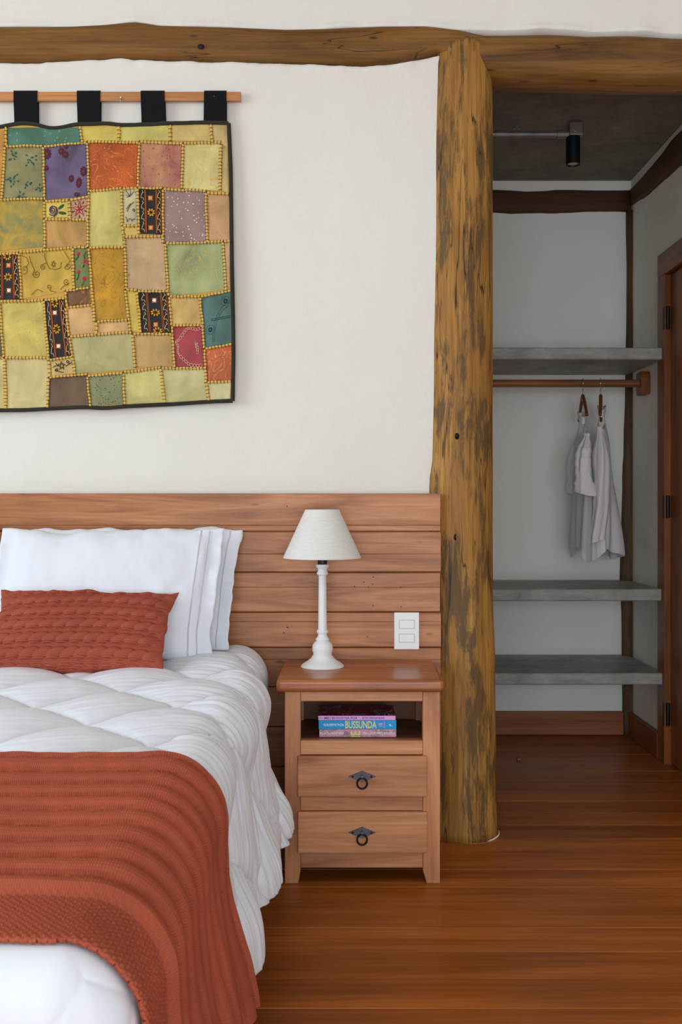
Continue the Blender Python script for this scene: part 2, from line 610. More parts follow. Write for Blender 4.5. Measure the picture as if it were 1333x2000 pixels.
struct(add('ceiling', V, Fc, M['ceiling_white']))
# closet nook shell
wall_grid('wall_closet_back', 'y', YC, [0.2, XR + 0.1], [0, ZC + 0.1], set(), M['plaster'], 0.08, -1)
wall_grid('wall_closet_left', 'x', 0.30, [3.43, YC], [0, ZC + 0.1], set(), M['plaster'], 0.08, -1)
o = wall_grid('wall_closet_right', 'x', XR, [3.30, 3.36, 4.20, YC + 0.05], [0, 2.09, ZC + 0.1], {(1, 0)}, M['plaster'], 0.1, 1)
V, Fc = box_data(0.2, XR + 0.1, 3.40, YC + 0.08, ZC, ZC + 0.08, 0)
struct(add('ceiling_closet', V, Fc, M['concrete_ceiling']))

# floor: boards along x, each a child of the floor
Y0, PW = 2.851, 0.137
floor = empty('floor', (0, 0, 0), kind='structure')
V, Fc = box_data(XL, XRR, YB, YC + 0.1, -0.06, -0.02, 0)
add('subfloor', V, Fc, M['beam_dark'], floor)
k0 = int(math.floor((YB - Y0) / PW))
k = k0
first = {}
while Y0 + k * PW < YC:
    y0 = Y0 + k * PW
    cuts = [XL]
    x = XL + 1.2 + 1.9 * ((k * 0.618) % 1)
    while x < XRR - 0.5:
        if not (-0.3 < x < 1.4 and 1.2 < y0 < 4.8): cuts.append(x)
        x += 2.6
    cuts.append(XRR)
    for a, b in zip(cuts, cuts[1:]):
        dz = 0.0006 * math.sin(k * 2.3)
        b2 = b if y0 < YW + 0.02 else min(b, 1.5)
        V, Fc = box_data(a + 0.0006, b2 - 0.0006, y0 + 0.0007, min(y0 + PW - 0.0007, YC), -0.02, 0.0 + dz - 0.0006, 0.0018, 1)
        add('floor_board', V, Fc, M['floor'], floor)
    k += 1

# baseboards in the nook
struct(box('baseboard_back', 0.31, XR - 0.003, YC - 0.022, YC - 0.001, 0.001, 0.112, M['baseboard'], None, 0.003))
struct(box('baseboard_right', XR - 0.022, XR - 0.001, 4.274, YC - 0.024, 0.001, 0.112, M['baseboard_y'], None, 0.003))

# ------------------------------------------------------------------ beams and posts
# long ceiling beam
xs = np.concatenate([np.linspace(XL + 0.02, -1.1, 14), np.linspace(-1.08, 1.2, 130), np.linspace(1.25, XRR - 0.02, 8)])
n = 28
th = np.linspace(0, 2 * math.pi, n, endpoint=False)
P = np.zeros((len(xs), n, 3))
logf = sm(xs, 0.36, 0.48)
zt_ = py_z(interp(BEAM_TOP, px_x(xs, 3.25)), 3.25) + 0.004
zb_ = py_z(interp(BEAM_BOT, px_x(xs, 3.28)), 3.28 + 0.03 * logf) - 0.004 * (1 - logf)
for i, x in enumerate(xs):
    hz, zc = (zt_[i] - zb_[i]) / 2, (zt_[i] + zb_[i]) / 2
    front = 0.055 + 0.045 * logf[i]
    ex = 0.38 + 0.35 * logf[i]
    cy = 3.295 + 0.045 * logf[i]
    c_, s_ = np.cos(th), np.sin(th)
    wob = 1 + 0.03 * fbm(np.full(n, x * 3), th * 1.3)
    P[i, :, 0] = x
    P[i, :, 1] = cy - np.sign(c_) * np.abs(c_) ** ex * front * wob
    P[i, :, 2] = zc + np.sign(s_) * np.abs(s_) ** (0.75 + 0.25 * logf[i]) * hz
Fc = grid_faces(len(xs), n, True)
Fc += [tuple(range(n)), tuple((len(xs) - 1) * n + k for k in range(n))[::-1]]
beam = add('roof_beam', P.reshape(-1, 3), Fc, M['beam'], None, True)
tag(beam, 'long wavy brown timber beam running along the top of the white wall', 'beam')
kx = at(393, 92, 3.238)
V, Fc = lathe_data([(0.001, 0), (0.007, 0.001), (0.010, 0.004), (0.011, 0.006)], (0, 0), 14)
V = [(kx[0] + v[0], kx[1] - v[2] * 0.6, kx[2] + v[1] * 0.8) for v in V]
add('knot', V, Fc, M['black_plastic'], beam, True)

# big log post
PR = [(60, 963), (150, 962), (300, 963.5), (900, 963), (1100, 963), (1200, 964), (1290, 968.5), (1320, 967), (1445, 969), (1560, 971), (1640, 974), (1700, 975)]
PL = [(60, 858), (102, 857), (480, 851), (700, 847), (900, 844), (940, 839), (1300, 842), (1700, 846)]
zs = np.concatenate([np.linspace(0, 2.45, 90), np.linspace(2.46, 2.62, 14)])
n = 64
th = np.linspace(0, 2 * math.pi, n, endpoint=False)
P = np.zeros((len(zs), n, 3))
for i, z in enumerate(zs):
    py = CY - (z - CAM_H) / 3.29 * F_PX
    xr = (interp(PR, [py])[0] - CX) / F_PX * 3.322
    xl = (interp(PL, [py])[0] - CX) / F_PX * 3.27
    g = xr - xl
    r = (g * g + 0.0036) / (2 * g)
    xc = xr - r
    rr = r * (1 + 0.022 * fbm(np.cos(th) * 1.2 + 4, z * 1.5 + np.sin(th)) * np.clip(-np.sin(th) + 0.1, 0, 1)) + 0.0008 * fbm(th * 14, np.full(n, z * 5))
    # long drying cracks
    for c0, za, zb2, dep in ((-1.95, 2.30, 2.60, 0.012), (-1.55, 0.02, 0.75, 0.005), (-1.2, 0.85, 1.6, 0.003), (-1.8, 0.55, 1.05, 0.005)):
        on = sm(z, za, za + 0.08) * (1 - sm(z, zb2 - 0.06, zb2))
        dth = (th - (c0 % (2 * math.pi)) - 0.04 * math.sin(z * 9))
        rr = rr - dep * on * np.exp(-(dth / 0.035) ** 2)
    P[i, :, 0] = xc + rr * np.cos(th)
    P[i, :, 1] = 3.33 + rr * np.sin(th)
    P[i, :, 2] = z
# scribed top: the front rim dips at the sides
top = P[-14:]
for i in range(14):
    f = i / 13
    ang = np.cos(th)
    P[len(zs) - 14 + i, :, 2] -= f * (0.012 + 0.055 * np.abs(ang) ** 3 + 0.006 * fbm(th * 5, th * 0))
Fc = grid_faces(len(zs), n, True)
Fc += [tuple(range(n))[::-1], tuple((len(zs) - 1) * n + k for k in range(n))]
post = add('log_post', P.reshape(-1, 3), Fc, M['post'], None, True)
tag(post, 'thick round weathered ochre log post standing between nightstand and closet nook', 'post')
rb, xb = 0.1155, (974 - CX) / F_PX * 3.322 - 0.1135
V, Fc = tube_data([(xb + rb * math.cos(a), 3.33 + rb * math.sin(a), 0.001) for a in np.linspace(0, 2 * math.pi, 60)], 0.0025, 8, False)
add('caulk_ring', V, Fc, M['plaster'], post, True)
for px, py, r in ((893, 852, 0.006), (891, 1049, 0.006), (860, 1138, 0.007)):
    c = at(px, py, 3.222 if px > 870 else 3.245)
    V, Fc = lathe_data([(0.001, 0), (r * 0.6, 0.0), (r, 0.002), (r * 1.25, 0.005)], (0, 0), 14)
    V = [(c[0] + v[0], c[1] - 0.001 - v[2] * 0.5, c[2] + v[1] * 1.4) for v in V]
    add('knot', V, Fc, M['black_plastic'], post, True)


# dark timbers inside the nook
def timber(name, stations, mat, label, wob=0.004, n=20):
    """stations: list of (center(3), half_u(3 vector), half_v(3 vector))"""
    th = np.linspace(0, 2 * math.pi, n, endpoint=False)
    V = []
    for i, (c, u, v) in enumerate(stations):
        c, u, v = map(np.array, (c, u, v))
        for t_ in th:
            a, b = math.cos(t_), math.sin(t_)
            a, b = math.copysign(abs(a) ** 0.45, a), math.copysign(abs(b) ** 0.45, b)
            k_ = 1 + 0.12 * float(vnoise(np.array([i * 0.6 + t_]), np.array([t_ * 2.0]))[0])
            V.append(c + u * a * k_ + v * b * k_)
    Fc = grid_faces(len(stations), n, True)
    Fc += [tuple(range(n))[::-1], tuple((len(stations) - 1) * n + k for k in range(n))]
    o = add(name, V, Fc, mat, None, True)
    return tag(o, label, 'beam')


st = []
for x in np.linspace(0.31, XR - 0.006, 16):
    zt1 = py_z(374 + 2 * math.sin(x * 9), YC); zb1 = py_z(415 - 1.5 * math.sin(x * 5), YC)
    st.append(((x, YC - 0.005, (zt1 + zb1) / 2), (0, 0.022, 0), (0, 0, (zt1 - zb1) / 2)))
timber('dark_beam', st, M['beam_dark'], 'dark brown beam across the rear wall of the closet nook')
st = []
for y in np.linspace(3.46, YC - 0.008, 20):
    k_ = (YC - y)
    z1 = 2.578 + 0.02 * sm(k_, 0.1, 0.7); z0 = 2.505 - 0.05 * sm(k_, 0.1, 0.6) + 0.015 * math.sin(y * 8)
    st.append(((XR + 0.004, y, (z0 + z1) / 2), (0.022, 0, 0), (0, 0, (z1 - z0) / 2)))
timber('dark_beam', st, M['beam_dark_y'], 'dark crooked beam sloping along the side wall above the closet door')
PXL = [(405, 1223), (420, 1224), (545, 1226), (680, 1224), (750, 1223), (900, 1218.5), (1060, 1214), (1130, 1213), (1175, 1214), (1270, 1216.5), (1340, 1217), (1440, 1217)]
PXR = [(405, 1241), (545, 1238), (680, 1240), (750, 1241), (900, 1243), (1120, 1244), (1180, 1241), (1270, 1240), (1340, 1242), (1440, 1242)]
st = []
for z in np.linspace(0.0, 2.485, 44):
    py = CY - (z - CAM_H) / (YC - 0.01) * F_PX
    xa = (interp(PXL, [py])[0] - CX) / F_PX * (YC - 0.01); xb_ = (interp(PXR, [py])[0] - CX) / F_PX * (YC - 0.03)
    xb_ = max(xb_, XR - 0.002)
    st.append((((xa + xb_) / 2, YC - 0.004, z), ((xb_ - xa) / 2, 0, 0), (0, 0.028, 0)))
o = timber('corner_post', st, M['post_dark'], 'slim dark brown corner post behind the concrete shelves')
o['category'] = 'post'

# ------------------------------------------------------------------ concrete shelves, rail
for zb1, zt1, yf, lab in ((1.707, 1.757, 4.214, 'topmost thick concrete shelf, above the wooden clothes rail'),
                          (0.6836, 0.7336, 4.22, 'middle concrete shelf, below the hanging white shirts'),
                          (0.330, 0.3786, 4.21, 'lowest concrete shelf, just above the wooden baseboard')):
    bm = bmesh.new()
    nx = 26
    xs_ = np.linspace(0.302, 1.3605, nx)
    loops = []
    for i, x in enumerate(xs_):
        e = 0.0015 * float(fbm(np.array([x * 9]), np.array([zb1 * 7]))[0])
        loops.append([bm.verts.new(p) for p in ((x, YC - 0.001, zb1), (x, yf + 0.004, zb1 + e * 0.5), (x, yf + e, zb1 + 0.004), (x, yf + e * 0.6, zt1 - 0.004), (x, yf + 0.004, zt1 + e * 0.4), (x, YC - 0.001, zt1))])
    for A, B in zip(loops, loops[1:]):
        for j in range(6):
            bm.faces.new((A[j], A[(j + 1) % 6], B[(j + 1) % 6], B[j]))
    bm.faces.new(loops[0]); bm.faces.new(loops[-1][::-1])
    bmesh.ops.recalc_face_normals(bm, faces=list(bm.faces))
    V, Fc = bm_data(bm)
    tag(add('concrete_shelf', V, Fc, M['concrete']), lab, 'shelf')

RY, RZ = 4.47, 1.636
rail = empty('clothes_rail', (0.85, RY, RZ - 0.05), label='round wooden clothes rail with block bracket under the top shelf', cat='rail')
V, Fc = cyl_data((0.301, RY, RZ), (1.352, RY, RZ), 0.0172, 24)
add('rail_bar', V, Fc, M['rod'], rail, False)
poly = []
for dy, dz in ((-0.038, -0.052), (0.038, -0.052), (0.042, -0.02), (0.042, 0.035), (0.03, 0.052), (-0.03, 0.052), (-0.042, 0.03), (-0.042, -0.03)):
    poly.append((RY + dy, RZ + dz))
V, Fc = prism_data(poly, 0, 1, 0)
bm = bmesh.new()
vs_ = [[bm.verts.new((x, p[0], p[1])) for p in poly] for x in (1.338, XR - 0.001)]
bm.faces.new(vs_[0]); bm.faces.new(vs_[1][::-1])
for i in range(8): bm.faces.new((vs_[0][i], vs_[1][i], vs_[1][(i + 1) % 8], vs_[0][(i + 1) % 8]))
bmesh.ops.recalc_face_normals(bm, faces=list(bm.faces))
bmesh.ops.bevel(bm, geom=list(bm.edges), offset=0.004, segments=2, affect='EDGES')
V, Fc = bm_data(bm)
add('bracket', V, Fc, M['door'], rail)

# ------------------------------------------------------------------ door in the nook's side wall
door = empty('door_1', (XR, 3.75, 0), label='brown plank door with black hinges in the closet nook', kind='structure')
YJ, YE = 4.18, 4.271
box('door_casing', 1.360, 1.42, YJ, YE, 0.0, 2.060, M['door'], door, 0.002)
box('door_casing', 1.360, 1.42, 3.31, 3.40, 0.0, 2.060, M['door'], door, 0.002)
box('head_casing', 1.360, 1.42, 3.31, YE, 2.061, 2.158, M['door_y'], door, 0.002)
yy = YJ - 0.002
while yy > 3.42:
    y2 = max(yy - 0.13, 3.402)
    box('door_plank', 1.386, 1.42, y2 + 0.001, yy, 0.008, 2.058, M['door'], door, 0.003)
    yy = y2
for z in (1.876, 1.083, 0.212):
    h = MB()
    h.put(*box_data(1.3575, 1.3598, YJ + 0.001, YJ + 0.016, z - 0.048, z + 0.048, 0.0006, 1))
    h.put(*cyl_data((1.372, YJ - 0.008, z - 0.048), (1.372, YJ - 0.008, z + 0.048), 0.0075, 12))
    h.put(*box_data(1.371, 1.384, YJ - 0.0035, YJ - 0.0005, z - 0.045, z + 0.045, 0.0006, 1))
    h.build('hinge', M['black_metal'], door)

# ------------------------------------------------------------------ spotlight on conduit
spot = empty('ceiling_spotlight', (1.0, 4.0, 2.45), label='black cylinder spotlight hanging from galvanised conduit on the nook ceiling', cat='spotlight')
SY = 4.0
bx = at(1124, 255, SY)
pz = at(1040, 263, SY)[2]
box('junction_box', bx[0] - 0.027, bx[0] + 0.027, SY - 0.027, SY + 0.027, bx[2] - 0.027, bx[2] + 0.027, M['galv'], spot, 0.004)
V, Fc = cyl_data((bx[0], SY - 0.0265, bx[2]), (bx[0], SY - 0.031, bx[2]), 0.014, 20)
add('cover_plug', V, Fc, M['steel'], spot)
V, Fc = cyl_data((0.305, SY, pz), (bx[0] - 0.02, SY, pz), 0.0132, 16)
add('conduit', V, Fc, M['galv'], spot, False)
for px0, px1 in ((1088, 1113), (967, 990)):
    xa, xb_ = at(px0, 0, SY)[0], at(px1, 0, SY)[0]
    V, Fc = cyl_data((xa, SY, pz), (xb_, SY, pz), 0.0168, 18)
    add('coupling', V, Fc, M['galv'], spot)
xc_ = at(1010, 0, SY)[0]
cl = MB()
cl.put(*cyl_data((xc_ - 0.008, SY, pz), (xc_ + 0.008, SY, pz), 0.0142, 18))
cl.put(*cyl_data((xc_, SY, pz + 0.008), (xc_, SY, ZC), 0.005, 10))
cl.put(*cyl_data((xc_, SY, pz + 0.022), (xc_, SY, pz + 0.028), 0.016, 18))
cl.build('clamp', M['galv'], spot)
sx = at(1120, 0, SY)[0]
zt1, zb1 = at(0, 268, SY)[2], at(0, 322, SY)[2]
V, Fc = lathe_data([(0.024, zb1 + 0.012), (0.0255, zb1), (0.0282, zb1), (0.0282, zt1 - 0.003), (0.0265, zt1), (0.002, zt1)], (sx, SY), 36, False)
add('spot_body', V, Fc, M['black_metal'], spot, False)
V, Fc = lathe_data([(0.001, zb1 + 0.006), (0.0245, zb1 + 0.006), (0.0245, zb1 + 0.012)], (sx, SY), 30, False)
add('lamp_lens', V, Fc, M['lens'], spot)
V, Fc = cyl_data((sx, SY, zt1 - 0.004), (bx[0] - 0.003, SY, bx[2] - 0.02), 0.009, 12)
add('swivel', V, Fc, M['black_metal'], spot)
V, Fc = cyl_data((bx[0], SY, bx[2] + 0.025), (bx[0], SY, ZC), 0.008, 12)
add('drop_stem', V, Fc, M['galv'], spot)

# ------------------------------------------------------------------ hangers and shirts
def hanger(X0, e1, label, zt=1.592, half=0.165):
    e1 = np.array([e1[0], e1[1], 0.0]); e1 /= np.linalg.norm(e1)
    h = empty('clothes_hanger', (X0, RY, 1.50), label=label, cat='hanger', group='clothes hangers on the wooden rail')
    pts = []
    for a in np.linspace(-0.6, math.pi + 0.15, 18):
        pts.append(np.array([X0, RY, RZ]) + e1 * 0.0215 * math.cos(a) + np.array([0, 0, 0.0215 * math.sin(a)]))
    pts = pts[::-1]
    p_end = pts[-1]
    tail = [p_end + (np.array([X0, RY, zt]) - p_end) * f for f in (0.35, 0.7)]
    pts = pts[::-1]
    path = [np.array([X0, RY, zt - 0.01]), np.array([X0, RY, zt + 0.004])] + [np.array([X0, RY, RZ]) + e1 * 0.0215 * math.cos(a) + np.array([0, 0, 0.0215 * math.sin(a)]) for a in np.linspace(-math.pi / 2 + 0.3, math.pi + 0.2, 20)]
    V, Fc = tube_data(path, 0.0018, 8)
    add('hook', V, Fc, M['steel'], h, True)
    for s in (1, -1):
        pts, rr = [], []
        for f in np.linspace(0, 1, 14):
            pts.append(np.array([X0, RY, 0]) + e1 * s * half * f + np.array([0, 0, zt - 0.012 - 0.10 * f ** 1.15]))
            rr.append(0.0085 - 0.002 * f)
        V, Fc = tube_data(pts, rr, 10)
        add('arm', V, Fc, M['hanger_wood'], h, True)
    return h


hx1, hx2 = (1139 - CX) / F_PX * RY, (1174 - CX) / F_PX * RY
E1, E2 = np.array([-0.13, -0.99]), np.array([-0.262, -0.965])
hanger(hx1, E1, 'wooden hanger with open shoulders showing, holding the sheer white shirt')
hanger(hx2, E2, 'wooden hanger seen end-on, holding the white shirt beside the corner post')


def shirt(X0, e1, ztop, zbot, mat, smat, label, half, tk, tk_b, seed, sl_len, roll, fold=0.35):
    e1 = np.array([e1[0], e1[1], 0.0]); e1 /= np.linalg.norm(e1)
    e2 = np.array([e1[1], -e1[0], 0.0])
    if e2[0] < 0: e2 = -e2
    root = empty('shirt', (X0, RY, zbot), label=label, cat='shirt', group='white shirts on the clothes rail')
    n, m = 96, 60
    th = np.linspace(0, 2 * math.pi, n, endpoint=False)
    P = np.zeros((m, n, 3))
    for i, f in enumerate(np.linspace(0, 1, m)):
        z = ztop + (zbot - ztop) * f
        ws = 0.055 + (half - 0.055) * sm(f, 0.0, 0.13) + 0.03 * f
        tt = 0.012 + (tk - 0.012) * sm(f, 0, 0.25) + (tk_b - tk) * sm(f, 0.3, 1)
        fo = fold * sm(f, 0.12, 0.8)
        u = np.cos(th); v_ = np.sin(th)
        mod = 1 + fo * fbm(np.cos(th) * 3.2 + seed, np.sin(th) * 3.2 + f * 0.8) + 0.5 * fo * np.sin(th * 9 + seed + 1.5 * f)
        A = np.sign(u) * np.abs(u) ** 0.8 * ws
        B = v_ * tt * mod + 0.012 * np.sin(u * 6 + seed + f * 2) * sm(f, 0.1, 0.5)
        zz = z - 0.085 * (np.abs(u) ** 1.3) * (1 - sm(f, 0.0, 0.16)) * 0.8 + 0.03 * (f ** 6) * np.cos(th * 2 + seed)
        P[i] = np.array([X0, RY, 0])[None] + A[:, None] * e1[None] + B[:, None] * e2[None]
        P[i, :, 2] = zz
    add('shirt_body', P.reshape(-1, 3), grid_faces(m, n, True), mat, root, True)
    for s in (1, -1):
        pts, k = [], 26
        n2 = 36
        th2 = np.linspace(0, 2 * math.pi, n2, endpoint=False)
        L = sl_len
        Q = np.zeros((k, n2, 3))
        for i, f in enumerate(np.linspace(0, 1, k)):
            c = np.array([X0, RY, ztop - 0.075]) + e1 * s * (half - 0.015 + 0.035 * sm(f, 0, 0.6)) + np.array([0, 0, -L * f]) + e2 * (0.008 * math.sin(f * 5 + seed) - 0.012 * f)
            a = 0.02 + 0.035 * sm(f, 0, 0.3) - 0.008 * f
            b = 0.012 + 0.020 * sm(f, 0, 0.3)
            if roll and f > 0.80:
                a *= 1.12 + 0.06 * math.sin((f - 0.8) * 60); b *= 1.25
            md = 1 + 0.25 * fbm(np.cos(th2) * 2 + seed * 2, np.sin(th2) * 2 + f * 2) + 0.06 * np.sin(f * 40 + np.cos(th2) * 3) * (1 if roll else 0.4)
            Q[i] = c[None] + (np.cos(th2) * a * md)[:, None] * e1[None] + (np.sin(th2) * b * md)[:, None] * e2[None]
            Q[i, :, 2] += 0.012 * np.cos(th2 + seed) * sm(f, 0.7, 1)
        add('sleeve', Q.reshape(-1, 3), grid_faces(k, n2, True), smat, root, True)
    # collar
    Q = np.zeros((7, 40, 3))
    th3 = np.linspace(0, 2 * math.pi, 40, endpoint=False)
    for i, f in enumerate(np.linspace(0, 1, 7)):
        rr = 1 + 0.18 * sm(f, 0.4, 1)
        z = ztop + 0.004 + 0.032 * math.sin(f * 2.4)
        Q[i] = np.array([X0, RY, 0])[None] + (np.cos(th3) * 0.062 * rr)[:, None] * e1[None] + (np.sin(th3) * 0.017 * rr)[:, None] * e2[None]
        Q[i, :, 2] = z - 0.03 * np.clip(np.cos(th3), 0, 1)
    add('collar', Q.reshape(-1, 3), grid_faces(7, 40, True), smat, root, True)
    return root


shirt(hx1 - 0.004, E1, 1.475, 0.875, M['sheer'], M['shirt'], 'sheer white shirt with a rolled sleeve, further from the corner post', 0.165, 0.030, 0.040, 2.3, 0.26, True, 0.3)
shirt(hx2 + 0.005, E2, 1.505, 0.870, M['shirt'], M['shirt'], 'opaque white cotton shirt hanging nearer the corner post', 0.165, 0.034, 0.056, 5.1, 0.50, False, 0.4)

# tiny chip on the nook floor
c = at(1014, 1484, 4.25)
tag(box('wood_chip', c[0] - 0.009, c[0] + 0.009, 4.242, 4.258, 0.0, 0.013, M['baseboard'], None, 0.002), 'tiny reddish wood block lying on the closet nook floor', 'wood block')

# ------------------------------------------------------------------ headboard
hb = empty('headboard', (-0.85, YH + 0.01, 0), label='reddish horizontal plank headboard behind the bed and lamp', cat='headboard')
HX0, HX1 = -2.42, (860.5 - CX) / F_PX * YH
joints = [963, 1038, 1117.7, 1195.7, 1264.7, 1342, 1420, 1498, 1576, 1640]
grooves = [1026, 1082, 1147, 1214, 1288, None, None, None, None]
zj = [float(py_z(p, YH)) for p in joints]
zj[-1] = 0.004
planks = []
for i in range(len(joints) - 1):
    za, zb1 = zj[i] - 0.0011, zj[i + 1] + 0.0011
    yb = YH + 0.024
    prof = [(YH + 0.003, za), (yb, za), (yb, zb1), (YH + 0.003, zb1), (YH, zb1 + 0.003)]
    if grooves[i]:
        zg = float(py_z(grooves[i], YH))
        prof += [(YH, zg - 0.0012), (YH + 0.0018, zg), (YH, zg + 0.0012)]
    prof += [(YH, za - 0.003)]
    dx = [0.0, 0.0015, -0.001, 0.002, 0.001, 0.0015, 0, 0.001, 0][i]
    m = len(prof)
    V = [(HX0, p[0], p[1]) for p in prof] + [(HX1 + dx, p[0], p[1]) for p in prof]
    Fc = [tuple(range(m))[::-1], tuple(range(m, 2 * m))] + [(k, (k + 1) % m, m + (k + 1) % m, m + k) for k in range(m)]
    planks.append(add('plank', V, Fc, M['headboard'], hb))
for x in (HX0 + 0.2, -1.2, 0.20):
    box('batten', x - 0.03, x + 0.03, YH + 0.0245, YW - 0.006, 0.02, zj[0] - 0.03, M['headboard'], hb, 0.002)
def disc(name, px, py, r, mat, parent, Y=YH, d=0.0012):
    c = at(px, py, Y)
    V, Fc = lathe_data([(r, 0), (r * 0.8, d), (0.0002, d)], (0, 0), 10)
    return add(name, [(c[0] + v[0], Y - v[2] + 0.0002, c[2] + v[1]) for v in V], Fc, mat, parent)
for px, py in ((602, 972), (732, 1001), (821, 1021), (830, 1086), (660, 1135), (499, 1222), (830, 1219), (462, 1169), (266, 976), (281, 1034), (372, 1035), (150, 990)):
    disc('nail', px, py, 0.0018, M['galv'], planks[sum(1 for j in joints if j < py) - 1])
for px, py in ((561, 989), (730, 1127), (711, 1137), (693, 1145), (728, 1141), (783, 1147), (729, 1183), (784, 1185), (561, 1225), (555, 1236), (718, 1243), (720, 1147), (563, 1226)):
    disc('nail_hole', px, py, 0.0024, M['black_plastic'], planks[sum(1 for j in joints if j < py) - 1], YH, 0.0005)

# ------------------------------------------------------------------ light switch
sw = empty('light_switch', at(794.5, 1268, YH), label='white double rocker light switch on the plank headboard', cat='light switch')
a, b = at(770, 1267.8, YH), at(819, 1195.6, YH)
box('plate', a[0], b[0], YH - 0.010, YH - 0.0005, a[2], b[2], M['white_plastic'], sw, 0.0025)
for y0, y1 in ((1211, 1226), (1238, 1253)):
    q0, q1 = at(780.5, y1, YH), at(809, y0, YH)
    box('rocker_gap_shade', q0[0] - 0.0015, q1[0] + 0.0015, YH - 0.0104, YH - 0.0095, q0[2] - 0.0015, q1[2] + 0.0015, M['gap'], sw, 0)  # grey sheet stands in for shade in the gap round the rocker
    V, Fc = prism_data([(0, 0), (1, 0), (1, 1), (0, 1)], 0, 1)
    V = [(q0[0] + v[0] * (q1[0] - q0[0]), (YH - 0.0125 + (0.002 if v[0] < 0.5 else 0)) if v[1] < 0.5 else YH - 0.010, q0[2] + v[2] * (q1[2] - q0[2])) for v in V]
    add('rocker', V, Fc, M['white_plastic'], sw)

# ------------------------------------------------------------------ nightstand
YN = 2.875


def nz(py, Y=YN): return float(py_z(py, Y))
def nx(px, Y=YN): return (px - CX) / F_PX * Y


ns = empty('nightstand', (0.06, 3.03, 0), label='reddish wooden nightstand with two drawers and open book cubby', cat='nightstand')
TZ = 0.592
NL, NR = nx(556.5), nx(860)
LI, RI = nx(587.5), nx(826.5)
NB = 3.19
V, Fc = box_data(nx(540, 2.86), nx(869, 2.86), 2.855, YH - 0.003, TZ - 0.037, TZ, 0.012, 4)
add('top', V, Fc, M['night_top'], ns)
zt1 = TZ - 0.0375
for xa, xb_, s in ((NL, LI, 1), (RI, NR, -1)):
    zf = nz(1700)
    if s == 1:
        poly = [(xa, 0), (nx(583) , 0), (xb_, zf), (xb_, zt1), (xa, zt1)]
    else:
        poly = [(xb_, 0), (xb_, zt1), (xa, zt1), (xa, zf), (nx(834), 0)]
    V, Fc = prism_data(poly, YN, YN + 0.04, 0.002)
    add('leg', V, Fc, M['night_v'], ns)
    V, Fc = prism_data(poly, NB - 0.04, NB, 0.002)
    add('leg', V, Fc, M['night_v'], ns)
    xo = xa + 0.006 if s == 1 else xb_ - 0.022
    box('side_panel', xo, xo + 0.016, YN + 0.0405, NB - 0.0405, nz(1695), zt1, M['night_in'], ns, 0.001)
for y0, y1, nm in ((1350, 1370, 'rail'), (1447, 1474.5, 'rail'), (1555, 1584, 'rail'), (1664, 1695.6, 'rail')):
    za, zb1 = nz(y0), nz(y1)
    if y0 == 1350: za = zt1
    box(nm, LI + 0.0004, RI - 0.0004, YN + 0.003, YN + 0.028, zb1, za, M['night'], ns, 0.0015)
zfl = nz(1447)
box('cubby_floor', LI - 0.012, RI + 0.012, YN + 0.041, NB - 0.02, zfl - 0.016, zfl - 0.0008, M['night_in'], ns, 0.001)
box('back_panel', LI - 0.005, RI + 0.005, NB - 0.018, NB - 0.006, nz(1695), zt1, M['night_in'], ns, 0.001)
for y0, y1, xa, xb_ in ((1475, 1555, 581.5, 834.5), (1583.5, 1664.5, 582, 835)):
    d = box('drawer', nx(xa), nx(xb_), YN - 0.012, YN + 0.0025, nz(y1), nz(y0), M['night'], ns, 0.004)
    cx_, cz = nx(707.5), nz((y0 + y1) / 2 - 1)
    yf = YN - 0.012
    hw, hh = 0.0405, 0.0165
    V, Fc = prism_data([(cx_ - hw, cz), (cx_, cz - hh), (cx_ + hw, cz), (cx_, cz + hh)], yf - 0.0028, yf, 0.0006, 1)
    add('handle_plate', V, Fc, M['iron'], d)
    for s in (-1, 1):
        V, Fc = lathe_data([(0.0035, 0), (0.003, 0.0015), (0.0003, 0.002)], (0, 0), 10)
        add('rivet', [(cx_ + s * 0.027 + v[0], yf - 0.0028 - v[2], cz + v[1]) for v in V], Fc, M['black_metal'], d)
    V, Fc = cyl_data((cx_, yf - 0.0028, cz + 0.001), (cx_, yf - 0.012, cz + 0.001), 0.0045, 12)
    add('stud', V, Fc, M['iron'], d)
    rc = (cx_, yf - 0.009, cz - 0.0185)
    V, Fc = tube_data([(rc[0] + 0.0142 * math.sin(a_), rc[1] - 0.0015 * math.cos(a_), rc[2] + 0.0155 * math.cos(a_)) for a_ in np.linspace(0, 2 * math.pi, 40)], 0.0026, 10, False)
    add('ring_pull', V, Fc, M['black_metal'], d, True)

# ------------------------------------------------------------------ books
def text_mesh(name, body, x0, x1, z0, z1, y, mat, parent, rot=0):
    """flat lettering on a spine facing -y; fits the box; rot in degrees"""
    cu = bpy.data.curves.new('tmp', 'FONT')
    cu.body = body
    cu.resolution_u = 3
    cu.offset = 0.022
    ob = bpy.data.objects.new('tmp', cu)
    COL.objects.link(ob)
    dg = bpy.context.evaluated_depsgraph_get()
    me = bpy.data.meshes.new_from_object(ob.evaluated_get(dg))
    V = np.array([v.co[:] for v in me.vertices])
    Fc = [tuple(p.vertices) for p in me.polygons]
    bpy.data.objects.remove(ob)
    a = math.radians(rot)
    X = V[:, 0] * math.cos(a) - V[:, 1] * math.sin(a)
    Z = V[:, 0] * math.sin(a) + V[:, 1] * math.cos(a)
    X = (X - X.min()) / (X.max() - X.min()) * (x1 - x0) + x0
    Z = (Z - Z.min()) / (Z.max() - Z.min()) * (z1 - z0) + z0
    o = add(name, np.stack([X, np.full_like(X, y), Z], 1), Fc, mat, parent)
    o['kind'] = 'stuff'
    return o


